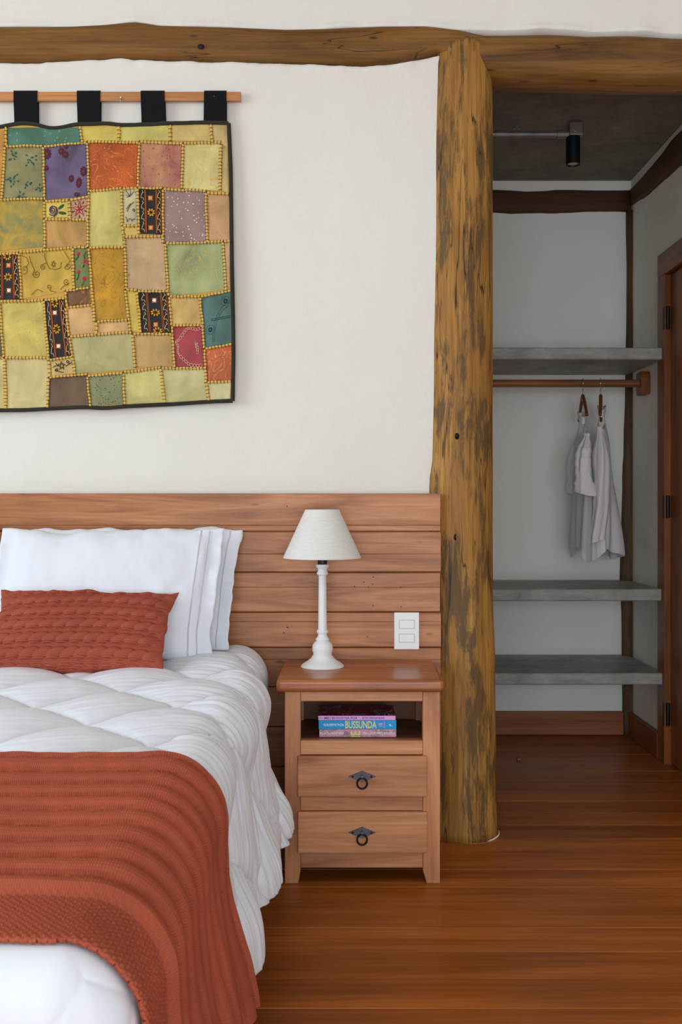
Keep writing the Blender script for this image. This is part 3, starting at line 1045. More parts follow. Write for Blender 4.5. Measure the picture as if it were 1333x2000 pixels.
def collage(name, stops, scale, seedoff):
    t = NT(name)
    v = t.coords(False, (1, 0.6, 1))
    f = t.noise(v, scale, 6, 0.7, 1.5)
    r = t.n('ShaderNodeValToRGB')
    r.color_ramp.interpolation = 'CONSTANT'
    els = r.color_ramp.elements
    while len(els) < len(stops): els.new(0.5)
    for e, (p, c) in zip(els, stops):
        e.position = p; e.color = c
    t.l(f, r.inputs[0])
    return t.done(r.outputs[0], 0.35, 0.4)


M['cover_dark'] = collage('cover_collage', [(0, S(190, 192, 212)), (0.36, S(40, 32, 48)), (0.44, S(176, 34, 84)), (0.52, S(34, 28, 42)), (0.58, S(206, 206, 222)), (0.64, S(60, 46, 70))], 26, 0)
M['spine_pink'] = plain('spine_pink', S(240, 172, 224), 0.4, 0.3)
M['spine_blue'] = plain('spine_blue', S(20, 160, 226), 0.4, 0.3)
t = NT('spine_rose')
f = t.noise(t.coords(False, (1, 1, 2)), 26, 4, 0.5, 0.8)
M['spine_rose'] = t.done(t.ramp(f, [(0.35, S(230, 130, 160)), (0.5, S(218, 160, 170)), (0.62, S(150, 120, 140)), (0.7, S(232, 170, 160))]), 0.4, 0.3)
M['ink_blue'] = plain('ink_blue', S(60, 90, 190), 0.5, 0.2)
M['ink_white'] = plain('ink_white', S(236, 236, 236), 0.5, 0.2)
M['ink_yellow'] = plain('ink_yellow', S(236, 226, 140), 0.5, 0.2)
M['ink_pink'] = plain('ink_pink', S(240, 170, 220), 0.5, 0.2)
M['cover_plain'] = plain('cover_green', S(120, 140, 70), 0.45, 0.3)
YBK = 2.925
def bkx(zx): return nx(520 + zx / 3.508, YBK)
base = zfl - 0.0006
def book(x0, x1, th_, dep, spine, cover, label, z0, y0=YBK):
    bk = empty('book', ((x0 + x1) / 2, y0 + dep / 2, z0), label=label, cat='book', group='books stacked in the nightstand cubby')
    ct = 0.0012
    box('pages', x0 + 0.003, x1 - 0.003, y0 + ct, y0 + dep - 0.003, z0 + ct, z0 + th_ - ct, M['paper'], bk, 0)
    box('cover', x0, x1, y0 + ct, y0 + dep, z0, z0 + ct, cover, bk, 0)
    box('cover', x0, x1, y0 + ct, y0 + dep, z0 + th_ - ct, z0 + th_, cover, bk, 0)
    sp = box('spine', x0, x1, y0, y0 + ct, z0, z0 + th_, spine, bk, 0.0005, 1)
    return bk, sp
H3, H2, H1 = 0.0226, 0.0262, 0.0126
b3, s3 = book(bkx(365), bkx(893), H3, 0.16, M['spine_rose'], M['cover_plain'], 'paperback with mottled rose spine, bottom of the cubby stack', base)
z2 = base + H3 + 0.0004
b2, s2 = book(bkx(361), bkx(893), H2, 0.16, M['spine_blue'], M['spine_blue'], 'thick bright blue paperback with tall yellow lettering, middle of the stack', z2)
z1 = z2 + H2 + 0.0004
b1, s1 = book(bkx(358), bkx(888), H1, 0.155, M['spine_pink'], M['cover_dark'], 'thin pink-spined paperback with dark collage cover, top of the stack', z1)
yt = YBK - 0.0004
text_mesh('lettering', 'MEU BLOCO NA RUA', bkx(400), bkx(627), z1 + 0.0032, z1 + 0.0095, yt, M['ink_blue'], s1)
text_mesh('lettering', 'RITA FERNANDES', bkx(660), bkx(812), z1 + 0.0034, z1 + 0.0090, yt, M['ink_blue'], s1)
text_mesh('lettering', '~', bkx(362), bkx(390), z1 + 0.005, z1 + 0.0072, yt, M['ink_blue'], s1)
text_mesh('lettering', 'GUILHERME FIUZA', bkx(394), bkx(534), z2 + 0.0092, z2 + 0.0165, yt, M['ink_white'], s2)
text_mesh('lettering', 'BUSSUNDA', bkx(543), bkx(758), z2 + 0.0022, z2 + 0.0242, yt, M['ink_yellow'], s2)
text_mesh('lettering', 'a vida', bkx(764), bkx(800), z2 + 0.0075, z2 + 0.0185, yt, M['ink_pink'], s2, 90)
text_mesh('lettering', 'do casseta', bkx(805), bkx(814), z2 + 0.0035, z2 + 0.0225, yt, M['ink_pink'], s2, 90)
text_mesh('lettering', 'K', bkx(843), bkx(866), z2 + 0.008, z2 + 0.0165, yt, M['ink_white'], s2, 20)
text_mesh('lettering', 'O SOM E A FURIA DE TIM MAIA', bkx(664), bkx(884), base + 0.0075, base + 0.0150, yt, M['ink_white'], s3, 180)
text_mesh('lettering', 'NELSON MOTTA', bkx(368), bkx(528), base + 0.0078, base + 0.0150, yt, M['ink_white'], s3, 180)
text_mesh('lettering', 'E', bkx(580), bkx(646), base + 0.006, base + 0.0180, yt, M['ink_yellow'], s3, 90)
V, Fc = box_data(bkx(584), bkx(646), yt, yt + 0.0003, base + 0.0004, base + 0.0034, 0)
add('spine_band', V, Fc, M['ink_yellow'], s3)

# ------------------------------------------------------------------ table lamp
LX, LY = (630.5 - CX) / F_PX * 3.10, 3.085
lamp = empty('table_lamp', (LX, LY, TZ), label='white turned table lamp with linen cone shade on the nightstand', cat='lamp')
kz = 3.10 / F_PX / 2.898


def lz(yz): return TZ + 0.0005 + (1044 - yz) * kz


prof = [(1044, 30), (1044, 121), (1040, 122), (1034, 117), (1027, 110), (1015, 90), (1003, 74), (993, 63), (986, 60), (982, 57), (980, 53), (968, 53), (955, 57), (940, 59), (922, 56), (908, 47), (899, 35), (895, 38), (889, 39), (884, 36), (876, 29), (866, 25), (858, 27), (850, 32), (842, 32), (838, 30), (836, 25), (740, 23.5), (640, 22.5), (532, 22), (529, 24), (525, 31), (514, 32), (509, 28), (502, 25), (492, 28), (484, 35), (478, 38), (470, 37), (467, 30), (466, 5)]
V, Fc = lathe_data([(r * kz, lz(y)) for y, r in prof], (LX, LY), 48)
add('lamp_base', V, Fc, M['white_paint'], lamp, True, mods=[('EDGE_SPLIT', {'split_angle': math.radians(50)})])
V, Fc = lathe_data([(26 * kz, lz(466)), (27 * kz, lz(462)), (27 * kz, lz(440)), (24 * kz, lz(436)), (20 * kz, lz(400)), (2 * kz, lz(399))], (LX, LY), 28)
add('socket', V, Fc, M['black_plastic'], lamp, False)
SX = LX - 0.001
zb1, zt1 = CAM_H - (1094 - CY) / F_PX * 2.965, CAM_H - (995.5 - CY) / F_PX * 3.03
r0, r1 = 0.1205, 0.0535
V, Fc = lathe_data([(r0 - 0.002, zb1 + 0.001), (r0, zb1), (r0, zb1 + 0.003), (r1, zt1 - 0.002), (r1, zt1), (r1 - 0.002, zt1), (r1 - 0.0025, zt1 - 0.003), (r0 - 0.0025, zb1 + 0.003), (r0 - 0.002, zb1 + 0.001)], (SX, LY), 64, False)
add('shade', V, Fc, M['shade'], lamp, False)
bulb = lathe_data([(0.012, lz(400)), (0.014, lz(385)), (0.026, lz(330)), (0.029, lz(300)), (0.024, lz(265)), (0.010, lz(250)), (0.001, lz(249))], (LX, LY), 24)
add('bulb', bulb[0], bulb[1], M['lens'], lamp, True)
sp = MB()
for a_ in (0.4, 0.4 + 2.094, 0.4 + 4.189):
    sp.put(*cyl_data((LX, LY, lz(425)), (SX + (r0 - 0.025) * math.cos(a_), LY + (r0 - 0.025) * math.sin(a_), zb1 + 0.042), 0.0013, 6))
sp.build('shade_spider', M['black_metal'], lamp)

# ------------------------------------------------------------------ bed
BX0, BX1 = -1.81, -0.275
bed = empty('bed', (-1.05, 2.2, 0), label='white double bed base and mattress under the puffy bedding', cat='bed')
box('bed_base', BX0 + 0.02, BX1 - 0.02, 1.24, 3.19, 0.10, 0.298, M['mattress'], bed, 0.015)
box('mattress', BX0, BX1, 1.225, 3.20, 0.30, 0.515, M['mattress'], bed, 0.04, 4)
for x in (BX0 + 0.1, BX1 - 0.1):
    for y in (1.33, 3.1):
        V, Fc = lathe_data([(0.02, 0.0), (0.028, 0.099)], (x, y), 16)
        add('leg', V, Fc, M['black_plastic'], bed)

A_R, A_L, B_F = -0.312, -1.765, 1.225


def zTop(Y): return np.interp(Y, [1.1, 1.3, 2.0, 2.6, 2.9, 3.05, 3.2], [0.555, 0.560, 0.598, 0.614, 0.622, 0.640, 0.655])


def drape(a, b):
    """flat cloth coordinates (a across, b along) -> point on the bedding; a beyond A_R hangs down the side, b below B_F hangs at the foot"""
    ar = A_R - 0.018 * sm(b, 2.75, 2.9) - 0.036 * (1 - sm(b, 1.95, 2.55))
    oaR, oaL, ob = np.maximum(0, a - ar), np.maximum(0, A_L - a), np.maximum(0, B_F - b)
    oa = oaR + oaL
    sa = np.where(oaR > 0, 1.0, -1.0)
    rr = np.maximum(oa, ob)
    th = np.where(rr > 0, np.arctan2(ob, oa + 1e-9), 0)
    R = 0.10 - 0.03 * np.sin(th) ** 2
    ph = np.clip(rr / R, 0, math.pi / 2)
    rest = np.maximum(0, rr - R * math.pi / 2)
    yb = np.maximum(b, B_F)
    fl = np.interp(yb, [1.1, 1.6, 2.1, 2.35, 2.55, 2.70, 2.80, 2.87, 3.2], [0.13, 0.14, 0.15, 0.14, 0.17, 0.20, 0.14, 0.0, 0.0])
    fl = np.where(np.sin(th) > 0.7, 0.05, fl)
    out = R * np.sin(ph) + fl * rest * sm(rest, -0.05, 0.3)
    down = R * (1 - np.cos(ph)) + rest * np.sqrt(1 - np.minimum(fl, 0.9) ** 2)
    X = np.clip(a, A_L, ar) + sa * out * np.cos(th)
    Y = yb - out * np.sin(th)
    Z = zTop(yb) - down
    return np.stack([X, Y, Z], -1), rest


def normals(P):
    du = np.gradient(P, axis=0)
    dv = np.gradient(P, axis=1)
    N = np.cross(du, dv)
    return N / (np.linalg.norm(N, axis=-1, keepdims=True) + 1e-12)


SP = 0.345


def puff(a, b):
    p, q = (a + b - 2.025) / SP, (a - b + 2.825) / SP
    s1_, s2_ = np.abs(np.sin(math.pi * p)), np.abs(np.sin(math.pi * q))
    return (s1_ * s2_) ** 0.45, s1_, s2_


a_ = np.concatenate([np.linspace(-2.2, -1.05, 60), np.linspace(-1.04, 0.165, 330)])
b_ = np.concatenate([np.linspace(0.82, 1.10, 14), np.linspace(1.11, 3.13, 500)])
A, B = np.meshgrid(a_, b_, indexing='ij')
P, rest = drape(A, B)
N = normals(P)
if N[100, 300, 2] < 0: N = -N
h, s1_, s2_ = puff(A, B)
flat = sm(B, 1.75, 2.0)                    # under the throw and at the foot the cloth lies smooth
head = 1 - sm(B, 3.0, 3.1)
side = sm(A, A_R - 0.05, A_R + 0.1)
tight = 1 - 0.55 * sm(B, 2.8, 2.88) * side
amp = (0.006 + 0.027 * flat) * (0.35 + 0.65 * head) * tight
disp = amp * (h - 0.4)
# fine gathers, running across the bed and bending down its side
warp = B + 0.05 * h + 0.012 * fbm(A * 5, B * 5) + 0.04 * np.sin(A * 7 + B * 3)
edge = np.exp(-np.minimum(s1_, s2_) * 2.2)
g = np.abs(vnoise(warp * 55, A * 5.5)) - 0.4
g2 = vnoise(warp * 105 + 30, A * 9)
wr = (0.0042 * g + 0.0020 * g2) * (0.35 + 1.0 * edge) * flat * (0.3 + 0.7 * head)
wr = wr * (0.55 + 0.85 * sm(A, -0.65, -0.25))
disp = disp + wr + 0.0025 * fbm(A * 6, B * 6) * (0.3 + flat)
# foot end: a few soft vertical folds
ft = sm(B_F - B, -0.02, 0.12)
disp = disp + ft * 0.006 * fbm(A * 9, B * 0.6)
# lobes of the quilted edge where it hangs low
lob = sm(rest, 0.10, 0.30) * side
disp = disp + lob * 0.022 * np.sin((B - 2.48) * math.pi / 0.30) ** 2 * (1 - sm(B, 2.78, 2.86)) * flat
P = P + N * disp[..., None]
P[..., 2] = np.where(rest > 0.2, P[..., 2] + 0.032 * (1 - np.sin((B - 2.48) * math.pi / 0.30) ** 2) * sm(rest, 0.2, 0.32), P[..., 2])
P[..., 2] = np.maximum(P[..., 2], 0.01)
duvet = add('duvet', P.reshape(-1, 3), grid_faces(len(a_), len(b_)), M['duvet'], None, True,
            mods=[('SOLIDIFY', {'thickness': 0.014, 'offset': -1})])
tag(duvet, 'puffy white diamond-quilted duvet draped over the bed', 'duvet')
me = duvet.data
if me.polygons[len(me.polygons) // 2].normal.z < 0:
    me.flip_normals()

# throw
TB0, TB1 = 1.262, 1.925
hem = 0.168
a_ = np.concatenate([np.linspace(-2.1, -0.9, 80), np.linspace(-0.895, hem, 400)])
b_ = np.linspace(TB0, TB1, 400)
A, B = np.meshgrid(a_, b_, indexing='ij')
Bs = B - 0.055 * sm(A, -0.95, -0.30) * ((TB1 - B) / (TB1 - TB0)) ** 1.3 + 0.005 * fbm(A * 4, B * 0)
ga = sm(A, A_R, hem)
Bs = Bs + ga * (0.030 * (B - 1.6) * -0.5) - 0.02 * ga * (TB1 - B) / 0.66
P, rest = drape(A, Bs)
N = normals(P)
if N[100, 150, 2] < 0: N = -N
fr = (B - TB0) / (TB1 - TB0)
per = 0.0585
ph = (B - TB0 - 0.125) / per
dph = np.abs(ph - np.floor(ph + 0.5)) * per / 0.0190
rib = np.sqrt(np.clip(1 - dph ** 2, 0, 1)) ** 0.8
cab = np.abs(np.sin(math.pi * (A / 0.062 + np.floor(ph + 0.5) * 0.37)))
val = 1 - rib
body = sm(B, TB0 + 0.10, TB0 + 0.125) * (1 - sm(B, TB1 - 0.03, TB1 - 0.012))
disp = 0.0125 + body * (0.0150 * rib + 0.0050 * val * (cab ** 0.7 - 0.4) + 0.0020 * sm(val, 0.5, 1.0) * np.sin(2 * math.pi * A / 0.0100) * np.sin(2 * math.pi * B / 0.0090 + 1))
gart = 1 - sm(B, TB0 + 0.10, TB0 + 0.125)
disp = disp + gart * 0.0022 * np.sin(2 * math.pi * B / 0.0100) * np.sin(2 * math.pi * A / 0.0120)
h, _, _ = puff(A, B)
disp = disp + 0.010 * fbm(A * 3.2 + 3, B * 3.2) * 0.5 + 0.014 * sm(rest, 0.02, 0.3) * (0.5 + 0.5 * np.sin((B + 0.04 * np.sin(A * 6)) * 2 * math.pi / 0.21))
disp = disp + 0.012 * sm(B, 1.78, 1.925)
P = P + N * disp[..., None]
P[..., 2] = np.maximum(P[..., 2], 0.012)
uv = np.stack([A, B], -1).reshape(-1, 2)
throw = add('knit_throw', P.reshape(-1, 3), grid_faces(len(a_), len(b_)), M['knit_throw'], None, True, uv=uv,
            mods=[('SOLIDIFY', {'thickness': 0.007, 'offset': -1})])
tag(throw, 'rust red ribbed knit throw across the foot of the bed', 'throw')
if throw.data.polygons[len(throw.data.polygons) // 2].normal.z < 0:
    throw.data.flip_normals()


# pillows
def pillow_pts(w, hgt, T, n=70, m=50, pinch=0.05, flange=0.0, power=0.5, wr=0.004, seed=0.0):
    u = np.linspace(-1, 1, n)
    v_ = np.linspace(-1, 1, m)
    U, Vv = np.meshgrid(u, v_, indexing='ij')
    ue = np.clip(U / (1 - flange), -1, 1)
    th_ = T * np.clip((1 - ue ** 2), 0, 1) ** power * np.clip((1 - Vv ** 2), 0, 1) ** power
    X = w * U * (1 - pinch * (1 - Vv ** 2) * np.abs(U) ** 2)
    Z = hgt * Vv * (1 - pinch * (1 - U ** 2) * np.abs(Vv) ** 2)
    wv = wr * fbm(U * w * 9 + seed, Vv * hgt * 7) + wr * 0.5 * vnoise(U * w * 26 + seed, Vv * hgt * 8 + seed)
    return U, Vv, X, Z, th_, wv


def pillow(name, center, w, hgt, T, lean, yaw, mat, label, cat, group=None, flange=0.0, pinch=0.05, seed=0.0, shear=0.0, front_fn=None, uvs=False, n=70, m=50, wr=0.004, power=0.5, trim=None, soft=1.0):
    U, Vv, X, Z, T_, wv = pillow_pts(w, hgt, T, n, m, pinch, flange, power, wr, seed)
    X = X + shear * Z + 0.006 * fbm(Vv * 2.2 + seed, U * 0.7) * np.abs(U) ** 6
    Z = Z + 0.008 * fbm(U * 2.6 + seed, Vv * 0.5) * np.abs(Vv) ** 4
    bend = (0.014 * fbm(U * 1.6 + seed * 3, Vv * 1.8) + 0.006 * vnoise(U * 8 + seed, Vv * 7)) * np.maximum(np.abs(U), np.abs(Vv)) ** 5 * soft
    ex = np.array([math.cos(yaw), math.sin(yaw), 0])
    back = np.array([-math.sin(yaw), math.cos(yaw), 0])
    up = back * math.sin(lean) + np.array([0, 0, math.cos(lean)])
    nm = np.cross(ex, up)            # toward the camera
    if nm[1] > 0: nm = -nm
    edge = np.clip(T_ / T, 0, 1)
    ft = T_ + wv * np.minimum(1, edge * 3)
    if front_fn is not None: ft = ft + front_fn(X, Z, edge)
    c = np.array(center)
    Fp = c + X[..., None] * ex + Z[..., None] * up + (ft + bend + 0.0015)[..., None] * nm
    Bp = c + X[..., None] * ex + Z[..., None] * up - (T_ - bend + 0.0015)[..., None] * nm
    V = np.concatenate([Fp.reshape(-1, 3), Bp.reshape(-1, 3)])
    k = n * m
    Fc = grid_faces(n, m) + [(f[3] + k, f[2] + k, f[1] + k, f[0] + k) for f in grid_faces(n, m)]
    per_ = [i * m for i in range(n)] + [(n - 1) * m + j for j in range(1, m)] + [i * m + m - 1 for i in range(n - 2, -1, -1)] + [j for j in range(m - 2, 0, -1)]
    for i in range(len(per_)):
        a1, b1 = per_[i], per_[(i + 1) % len(per_)]
        Fc.append((b1, a1, a1 + k, b1 + k))
    uv = None
    if uvs: uv = np.concatenate([np.stack([X, Z], -1).reshape(-1, 2)] * 2)
    o = add(name, V, Fc, mat, None, True, uv=uv)
    bm = bmesh.new(); bm.from_mesh(o.data); bmesh.ops.recalc_face_normals(bm, faces=bm.faces); bm.to_mesh(o.data); bm.free()
    tag(o, label, cat, group)
    if trim:
        for uu in trim:
            i = int(round((uu + 1) / 2 * (n - 1)))
            pts = Fp[i, 1:-1] + nm * 0.0008
            V2, F2 = tube_data(pts, 0.0022, 6)
            add('embroidered_line', V2, F2, M['thread_grey'], o, True)
    return o


pz0 = 0.640
pillow('pillow', (-0.720, 3.035, 0.822), 0.345, 0.207, 0.066, math.radians(19), 0, M['white'], 'white pillow with two grey embroidered lines, propped behind the rust cushion', 'pillow', 'white pillows against the headboard', flange=0.12, pinch=0.02, seed=1.3, shear=0.06, wr=0.005, trim=(0.80, 0.87), n=110, m=70)
pillow('pillow', (-0.676, 3.112, 0.832), 0.345, 0.194, 0.034, math.radians(15), 0.02, M['white'], 'white pillow mostly hidden, its edge poking out beside the lamp', 'pillow', 'white pillows against the headboard', flange=0.12, pinch=0.02, seed=6.1, shear=0.09, wr=0.005, trim=(0.89,), n=90, m=60)
pillow('pillow', (-1.425, 3.060, 0.835), 0.345, 0.205, 0.060, math.radians(18), 0, M['white'], 'white pillow on the far half of the bed, cut by the picture edge', 'pillow', 'white pillows against the headboard', flange=0.1, pinch=0.02, seed=3.7, wr=0.005)


def cables(X, Z, edge):
    per_, step, ang = 0.0415, 0.038, math.radians(24)
    zz = Z + 0.010 * (X / 0.26) ** 3
    row = np.floor(zz / per_ + 0.5)
    d = zz - row * per_
    h = np.zeros_like(X)
    sx = X + 0.013 * row
    k0_ = np.floor(sx / step + 0.5)
    for dk in (-1, 0, 1):
        s_ = sx - (k0_ + dk) * step
        u = s_ * math.cos(ang) + d * math.sin(ang)
        v = -s_ * math.sin(ang) + d * math.cos(ang)
        q = (u / 0.0300) ** 2 + (v / 0.0132) ** 2
        h = np.maximum(h, np.sqrt(np.clip(1 - q, 0, 1)) ** 0.8 * (0.85 - 0.26 * u / 0.032))
    return (0.0150 * h + 0.0030 * np.sqrt(np.clip(1 - (d / 0.0140) ** 2, 0, 1))) * np.minimum(1, edge * 2.2)


pillow('cushion', (-0.752, 2.872, 0.727), 0.262, 0.130, 0.058, math.radians(32), math.radians(2), M['knit_cushion'], 'rust red cable-knit lumbar cushion leaning on the pillows', 'cushion', pinch=0.06, seed=8.0, shear=0.11, front_fn=cables, uvs=True, n=320, m=180, wr=0.003, power=0.55)

# ------------------------------------------------------------------ patchwork wall hanging
YQ = 3.245
wh = empty('wall_hanging', at(100, 800, YQ), label='patchwork textile wall hanging with black tabs on a wooden lath', cat='wall hanging')


def qpt(px, py, off=0.0):
    px, py = np.asarray(px, float), np.asarray(py, float)
    dy = 0.0016 * vnoise(px * 0.055 + py * 0.006, py * 0.006 + 40) + 0.0010 * vnoise(px * 0.12 + py * 0.02, py * 0.012 + 80) + 0.0045 * np.sin(px * 0.021 + 0.6) * sm(py, 240, 420) + 0.0035 * fbm(px * 0.02, py * 0.007) - 0.006 * sm(py, 240, 800)
    Y = YQ + dy - off
    return np.stack([(px - CX) / F_PX * YQ, Y, CAM_H - (py - CY) / F_PX * YQ], -1)


box('lath', at(-369, 0, YQ)[0], at(471, 0, YQ)[0], YQ - 0.004, YQ + 0.008, at(0, 197.5, YQ)[2], at(0, 180, YQ)[2], M['lath'], wh, 0.001)
for x0, x1, x2, x3 in ((27.5, 74, 28.5, 74.5), (151, 197, 152, 196.5), (275.5, 322, 277, 324), (399.5, 443, 398, 443), (-97, -50, -96, -50), (-221, -174, -220, -174), (-345, -298, -344, -298)):
    n_ = 16
    path = []
    zt1, zb1 = at(0, 178.6, YQ)[2], at(0, 243, YQ)[2]
    prof = [(YQ + 0.0105, zb1)] + [(YQ + 0.0105, zt1 - 0.004), (YQ + 0.0095, zt1), (YQ - 0.0035, zt1 + 0.0006), (YQ - 0.006, zt1 - 0.004), (YQ - 0.0065, at(0, 200, YQ)[2]), (YQ - 0.003, at(0, 222, YQ)[2]), (YQ - 0.002, zb1)]
    V = []
    for (yy_, zz_) in prof:
        f = (zt1 - zz_) / (zt1 - zb1)
        V.append((at(x0 + (x2 - x0) * f, 0, YQ)[0], yy_, zz_))
        V.append((at(x1 + (x3 - x1) * f, 0, YQ)[0], yy_, zz_))
    Fc = grid_faces(len(prof), 2)
    add('hanging_tab', V, Fc, M['black_cloth'], wh, False, mods=[('SOLIDIFY', {'thickness': 0.0015, 'offset': 0})])
V, Fc = cyl_data(at(236, 190, YQ - 0.004), at(236, 190, YQ - 0.012), 0.0016, 8)
V2, F2 = cyl_data(at(235.5, 189, YQ - 0.008), at(235.5, 199, YQ - 0.008), 0.0016, 8)
MB().put(V, Fc).put(V2, F2).build('nail', M['steel'], wh)
disc('nail', 419, 188, 0.0015, M['steel'], wh, YQ - 0.0066)

TOPL = [(-380, 249), (-300, 243), (-250, 250), (-190, 241), (-130, 250), (-70, 241), (0, 250), (28, 241.5), (68, 242), (103, 253), (152, 243), (220, 241.5), (232, 245), (290, 243), (330, 241), (400, 239.5), (447, 241)]
BOTL = [(-380, 800), (-100, 803), (0, 801.5), (50, 801), (100, 798), (170, 795.5), (205, 798), (250, 794), (330, 789.5), (420, 784), (456, 783.5)]
RIGL = [(241, 447), (330, 451), (420, 452.5), (520, 454), (620, 456), (700, 457), (784, 455.5)]
# backing cloth
xs = np.linspace(-378, 455, 90); rs = np.linspace(0, 1, 40)
P = np.zeros((len(xs), len(rs), 3))
for i, x in enumerate(xs):
    ya, yb = interp(TOPL, [x])[0], interp(BOTL, [x])[0]
    yy_ = ya + (yb - ya) * rs
    xx = x + (interp(RIGL, yy_) - 455) * sm(x, 350, 455)
    P[i] = qpt(xx, yy_, 0)


def satin(name, c1, c2, scale=9, thread=None, rough=0.55, nstretch=(1, 1, 1)):
    t = NT(name)
    v = t.coords(True, nstretch)
    f = t.noise(v, scale, 5, 0.6, 0.6)
    c = t.ramp(f, [(0.32, c1), (0.68, c2)])
    if thread:
        kind, tc_, sc_, thr = thread
        if kind == 'fleck':
            vo = t.n('ShaderNodeTexVoronoi'); vo.inputs['Scale'].default_value = sc_
            t.l(v, vo.inputs['Vector'])
            k = t.ramp(vo.outputs['Distance'], [(thr, (1, 1, 1, 1)), (thr + 0.06, (0, 0, 0, 1))])
        else:                       # meandering embroidered threads
            nz_ = t.noise(v, sc_, 2, 0.5, 1.0)
            ad_ = t.n('ShaderNodeMath', operation='PINGPONG'); t.l(nz_, ad_.inputs[0]); ad_.inputs[1].default_value = 0.055
            k = t.ramp(ad_.outputs[0], [(0.0, (1, 1, 1, 1)), (thr, (0, 0, 0, 1))])
        c = t.mix(k, c, tc_)
    v2 = t.coords(True, (1, 1, 0.35))
    nb_ = t.bump(t.noise(v2, 45, 3, 0.6, 0.5), 0.35, 0.006)
    nb_ = t.bump(t.noise(v, 600, 2), 0.15, 0.001, nb_)
    return t.done(c, rough, 0.3, nb_, 0, 0.2)


_pal = {}


def pal(c, k=0.1, thread=None, scale=9, c2=None):
    key = (c, k, thread, scale, c2)
    if key not in _pal:
        lo = tuple(max(0, x * (1 - 1.4 * k) * 0.93) for x in c); hi = tuple(x * 0.95 for x in c2) if c2 else tuple(min(255, x * (1 + k) * 0.94) for x in c)
        _pal[key] = satin('patch_cloth', S(*lo), S(*hi), scale, thread)
    return _pal[key]


M['cord'] = cloth('yellow_cord', S(228, 184, 92), 0.8)
M['stitch'] = cloth('dark_stitch', S(62, 48, 20), 0.9)
M['backing'] = cloth('gold_backing', S(206, 164, 82), 0.9)
add('backing_cloth', P.reshape(-1, 3), grid_faces(len(xs), len(rs)), M['backing'], wh, True)
BLACK = satin('black_patch_cloth', S(24, 22, 22), S(36, 32, 30), 9)
YG = ('line', S(150, 110, 40), 14, 0.010)
PATCH = []      # (corners TL,TR,BR,BL), material, key


def pt(key, tl, tr, br, bl, mat):
    PATCH.append((key, (tl, tr, br, bl), mat))


pt('a', (-76, 256), (11, 256), (4, 389), (-72, 390), pal((208, 152, 66), 0.15))
pt('teal_top', (14, 250), (157, 250), (160, 281), (14, 286), pal((84, 128, 104), 0.12, ('fleck', S(120, 170, 150), 60, 0.12)))
pt('b', (159, 249), (233, 248), (232, 276), (163, 280), pal((226, 202, 96), 0.08))
pt('c', (235, 249), (333, 246), (333, 274), (235, 277), pal((222, 206, 112), 0.07))
pt('d', (335, 246), (412, 245), (412, 277), (335, 275), pal((220, 192, 116), 0.08))
pt('e', (414, 245), (443, 247), (445, 288), (417, 279), pal((214, 188, 122), 0.1))
pt('e2', (434, 285), (445, 290), (447, 380), (432, 371), pal((214, 188, 118), 0.1))
pt('olive', (12, 288), (84, 288), (86, 388), (5, 388), pal((146, 142, 92), 0.12))
pt('purple', (87, 289), (170, 282), (174, 384), (89, 391), pal((112, 96, 126), 0.14))
pt('orange', (173, 280), (271, 281), (269, 368), (176, 376), pal((202, 94, 34), 0.12, ('line', S(226, 140, 70), 16, 0.008)))
pt('pink', (275, 279), (357, 283), (353, 366), (272, 366), pal((206, 112, 112), 0.12, ('fleck', S(170, 66, 80), 55, 0.13), 12, (218, 166, 110)))
pt('cream', (360, 282), (431, 281), (429, 373), (357, 368), pal((228, 212, 138), 0.06, ('line', S(206, 170, 70), 11, 0.007)))
pt('f', (-72, 393), (84, 390), (88, 482), (-72, 496), pal((150, 160, 100), 0.1, None, 22, (212, 168, 52)))
pt('rose', (89, 395), (134, 394), (135, 425), (89, 426), pal((228, 202, 94), 0.06))
pt('star', (138, 393), (174, 387), (173, 430), (139, 428), pal((214, 164, 130), 0.08))
pt('g', (89, 430), (173, 432), (171, 484), (90, 484), pal((200, 154, 84), 0.12))
pt('h', (176, 376), (239, 371), (242, 483), (175, 484), pal((220, 204, 114), 0.08))
pt('floral', (241, 372), (269, 370), (269, 443), (242, 442), pal((216, 204, 154), 0.06))
pt('i', (242, 444), (270, 444), (277, 459), (246, 467), pal((224, 190, 100), 0.08))
pt('black1', (271, 370), (317, 369), (317, 458), (274, 457), BLACK)
pt('mauve', (320, 371), (402, 375), (404, 471), (321, 474), pal((166, 136, 128), 0.06, ('fleck', S(228, 212, 190), 85, 0.16)))
pt('j', (405, 378), (447, 382), (449, 473), (407, 474), pal((218, 170, 118), 0.08))
pt('black2', (-8, 498), (37, 497), (41, 585), (-8, 586), BLACK)
pt('k', (-74, 500), (-10, 499), (-10, 586), (-76, 587), pal((200, 160, 80), 0.1))
pt('scroll', (39, 495), (143, 486), (146, 567), (43, 584), pal((216, 176, 68), 0.1))
pt('buds', (145, 486), (174, 485), (176, 563), (148, 565), pal((170, 158, 82), 0.14, None, 24, (120, 140, 80)))
pt('mustard', (176, 487), (243, 486), (246, 624), (188, 628), pal((200, 148, 34), 0.12, ('line', S(150, 106, 20), 12, 0.010)))
pt('l', (246, 466), (320, 463), (325, 567), (249, 567), pal((216, 178, 130), 0.06, ('fleck', S(160, 116, 90), 20, 0.06)))
pt('palegreen', (325, 477), (437, 475), (443, 567), (331, 578), pal((168, 178, 122), 0.1, ('line', S(204, 170, 80), 15, 0.010)))
pt('l2', (438, 475), (450, 474), (451, 566), (444, 568), pal((214, 174, 124), 0.06))
pt('brown', (131, 571), (175, 565), (179, 595), (134, 600), pal((124, 86, 50), 0.12, ('line', S(170, 120, 50), 16, 0.012)))
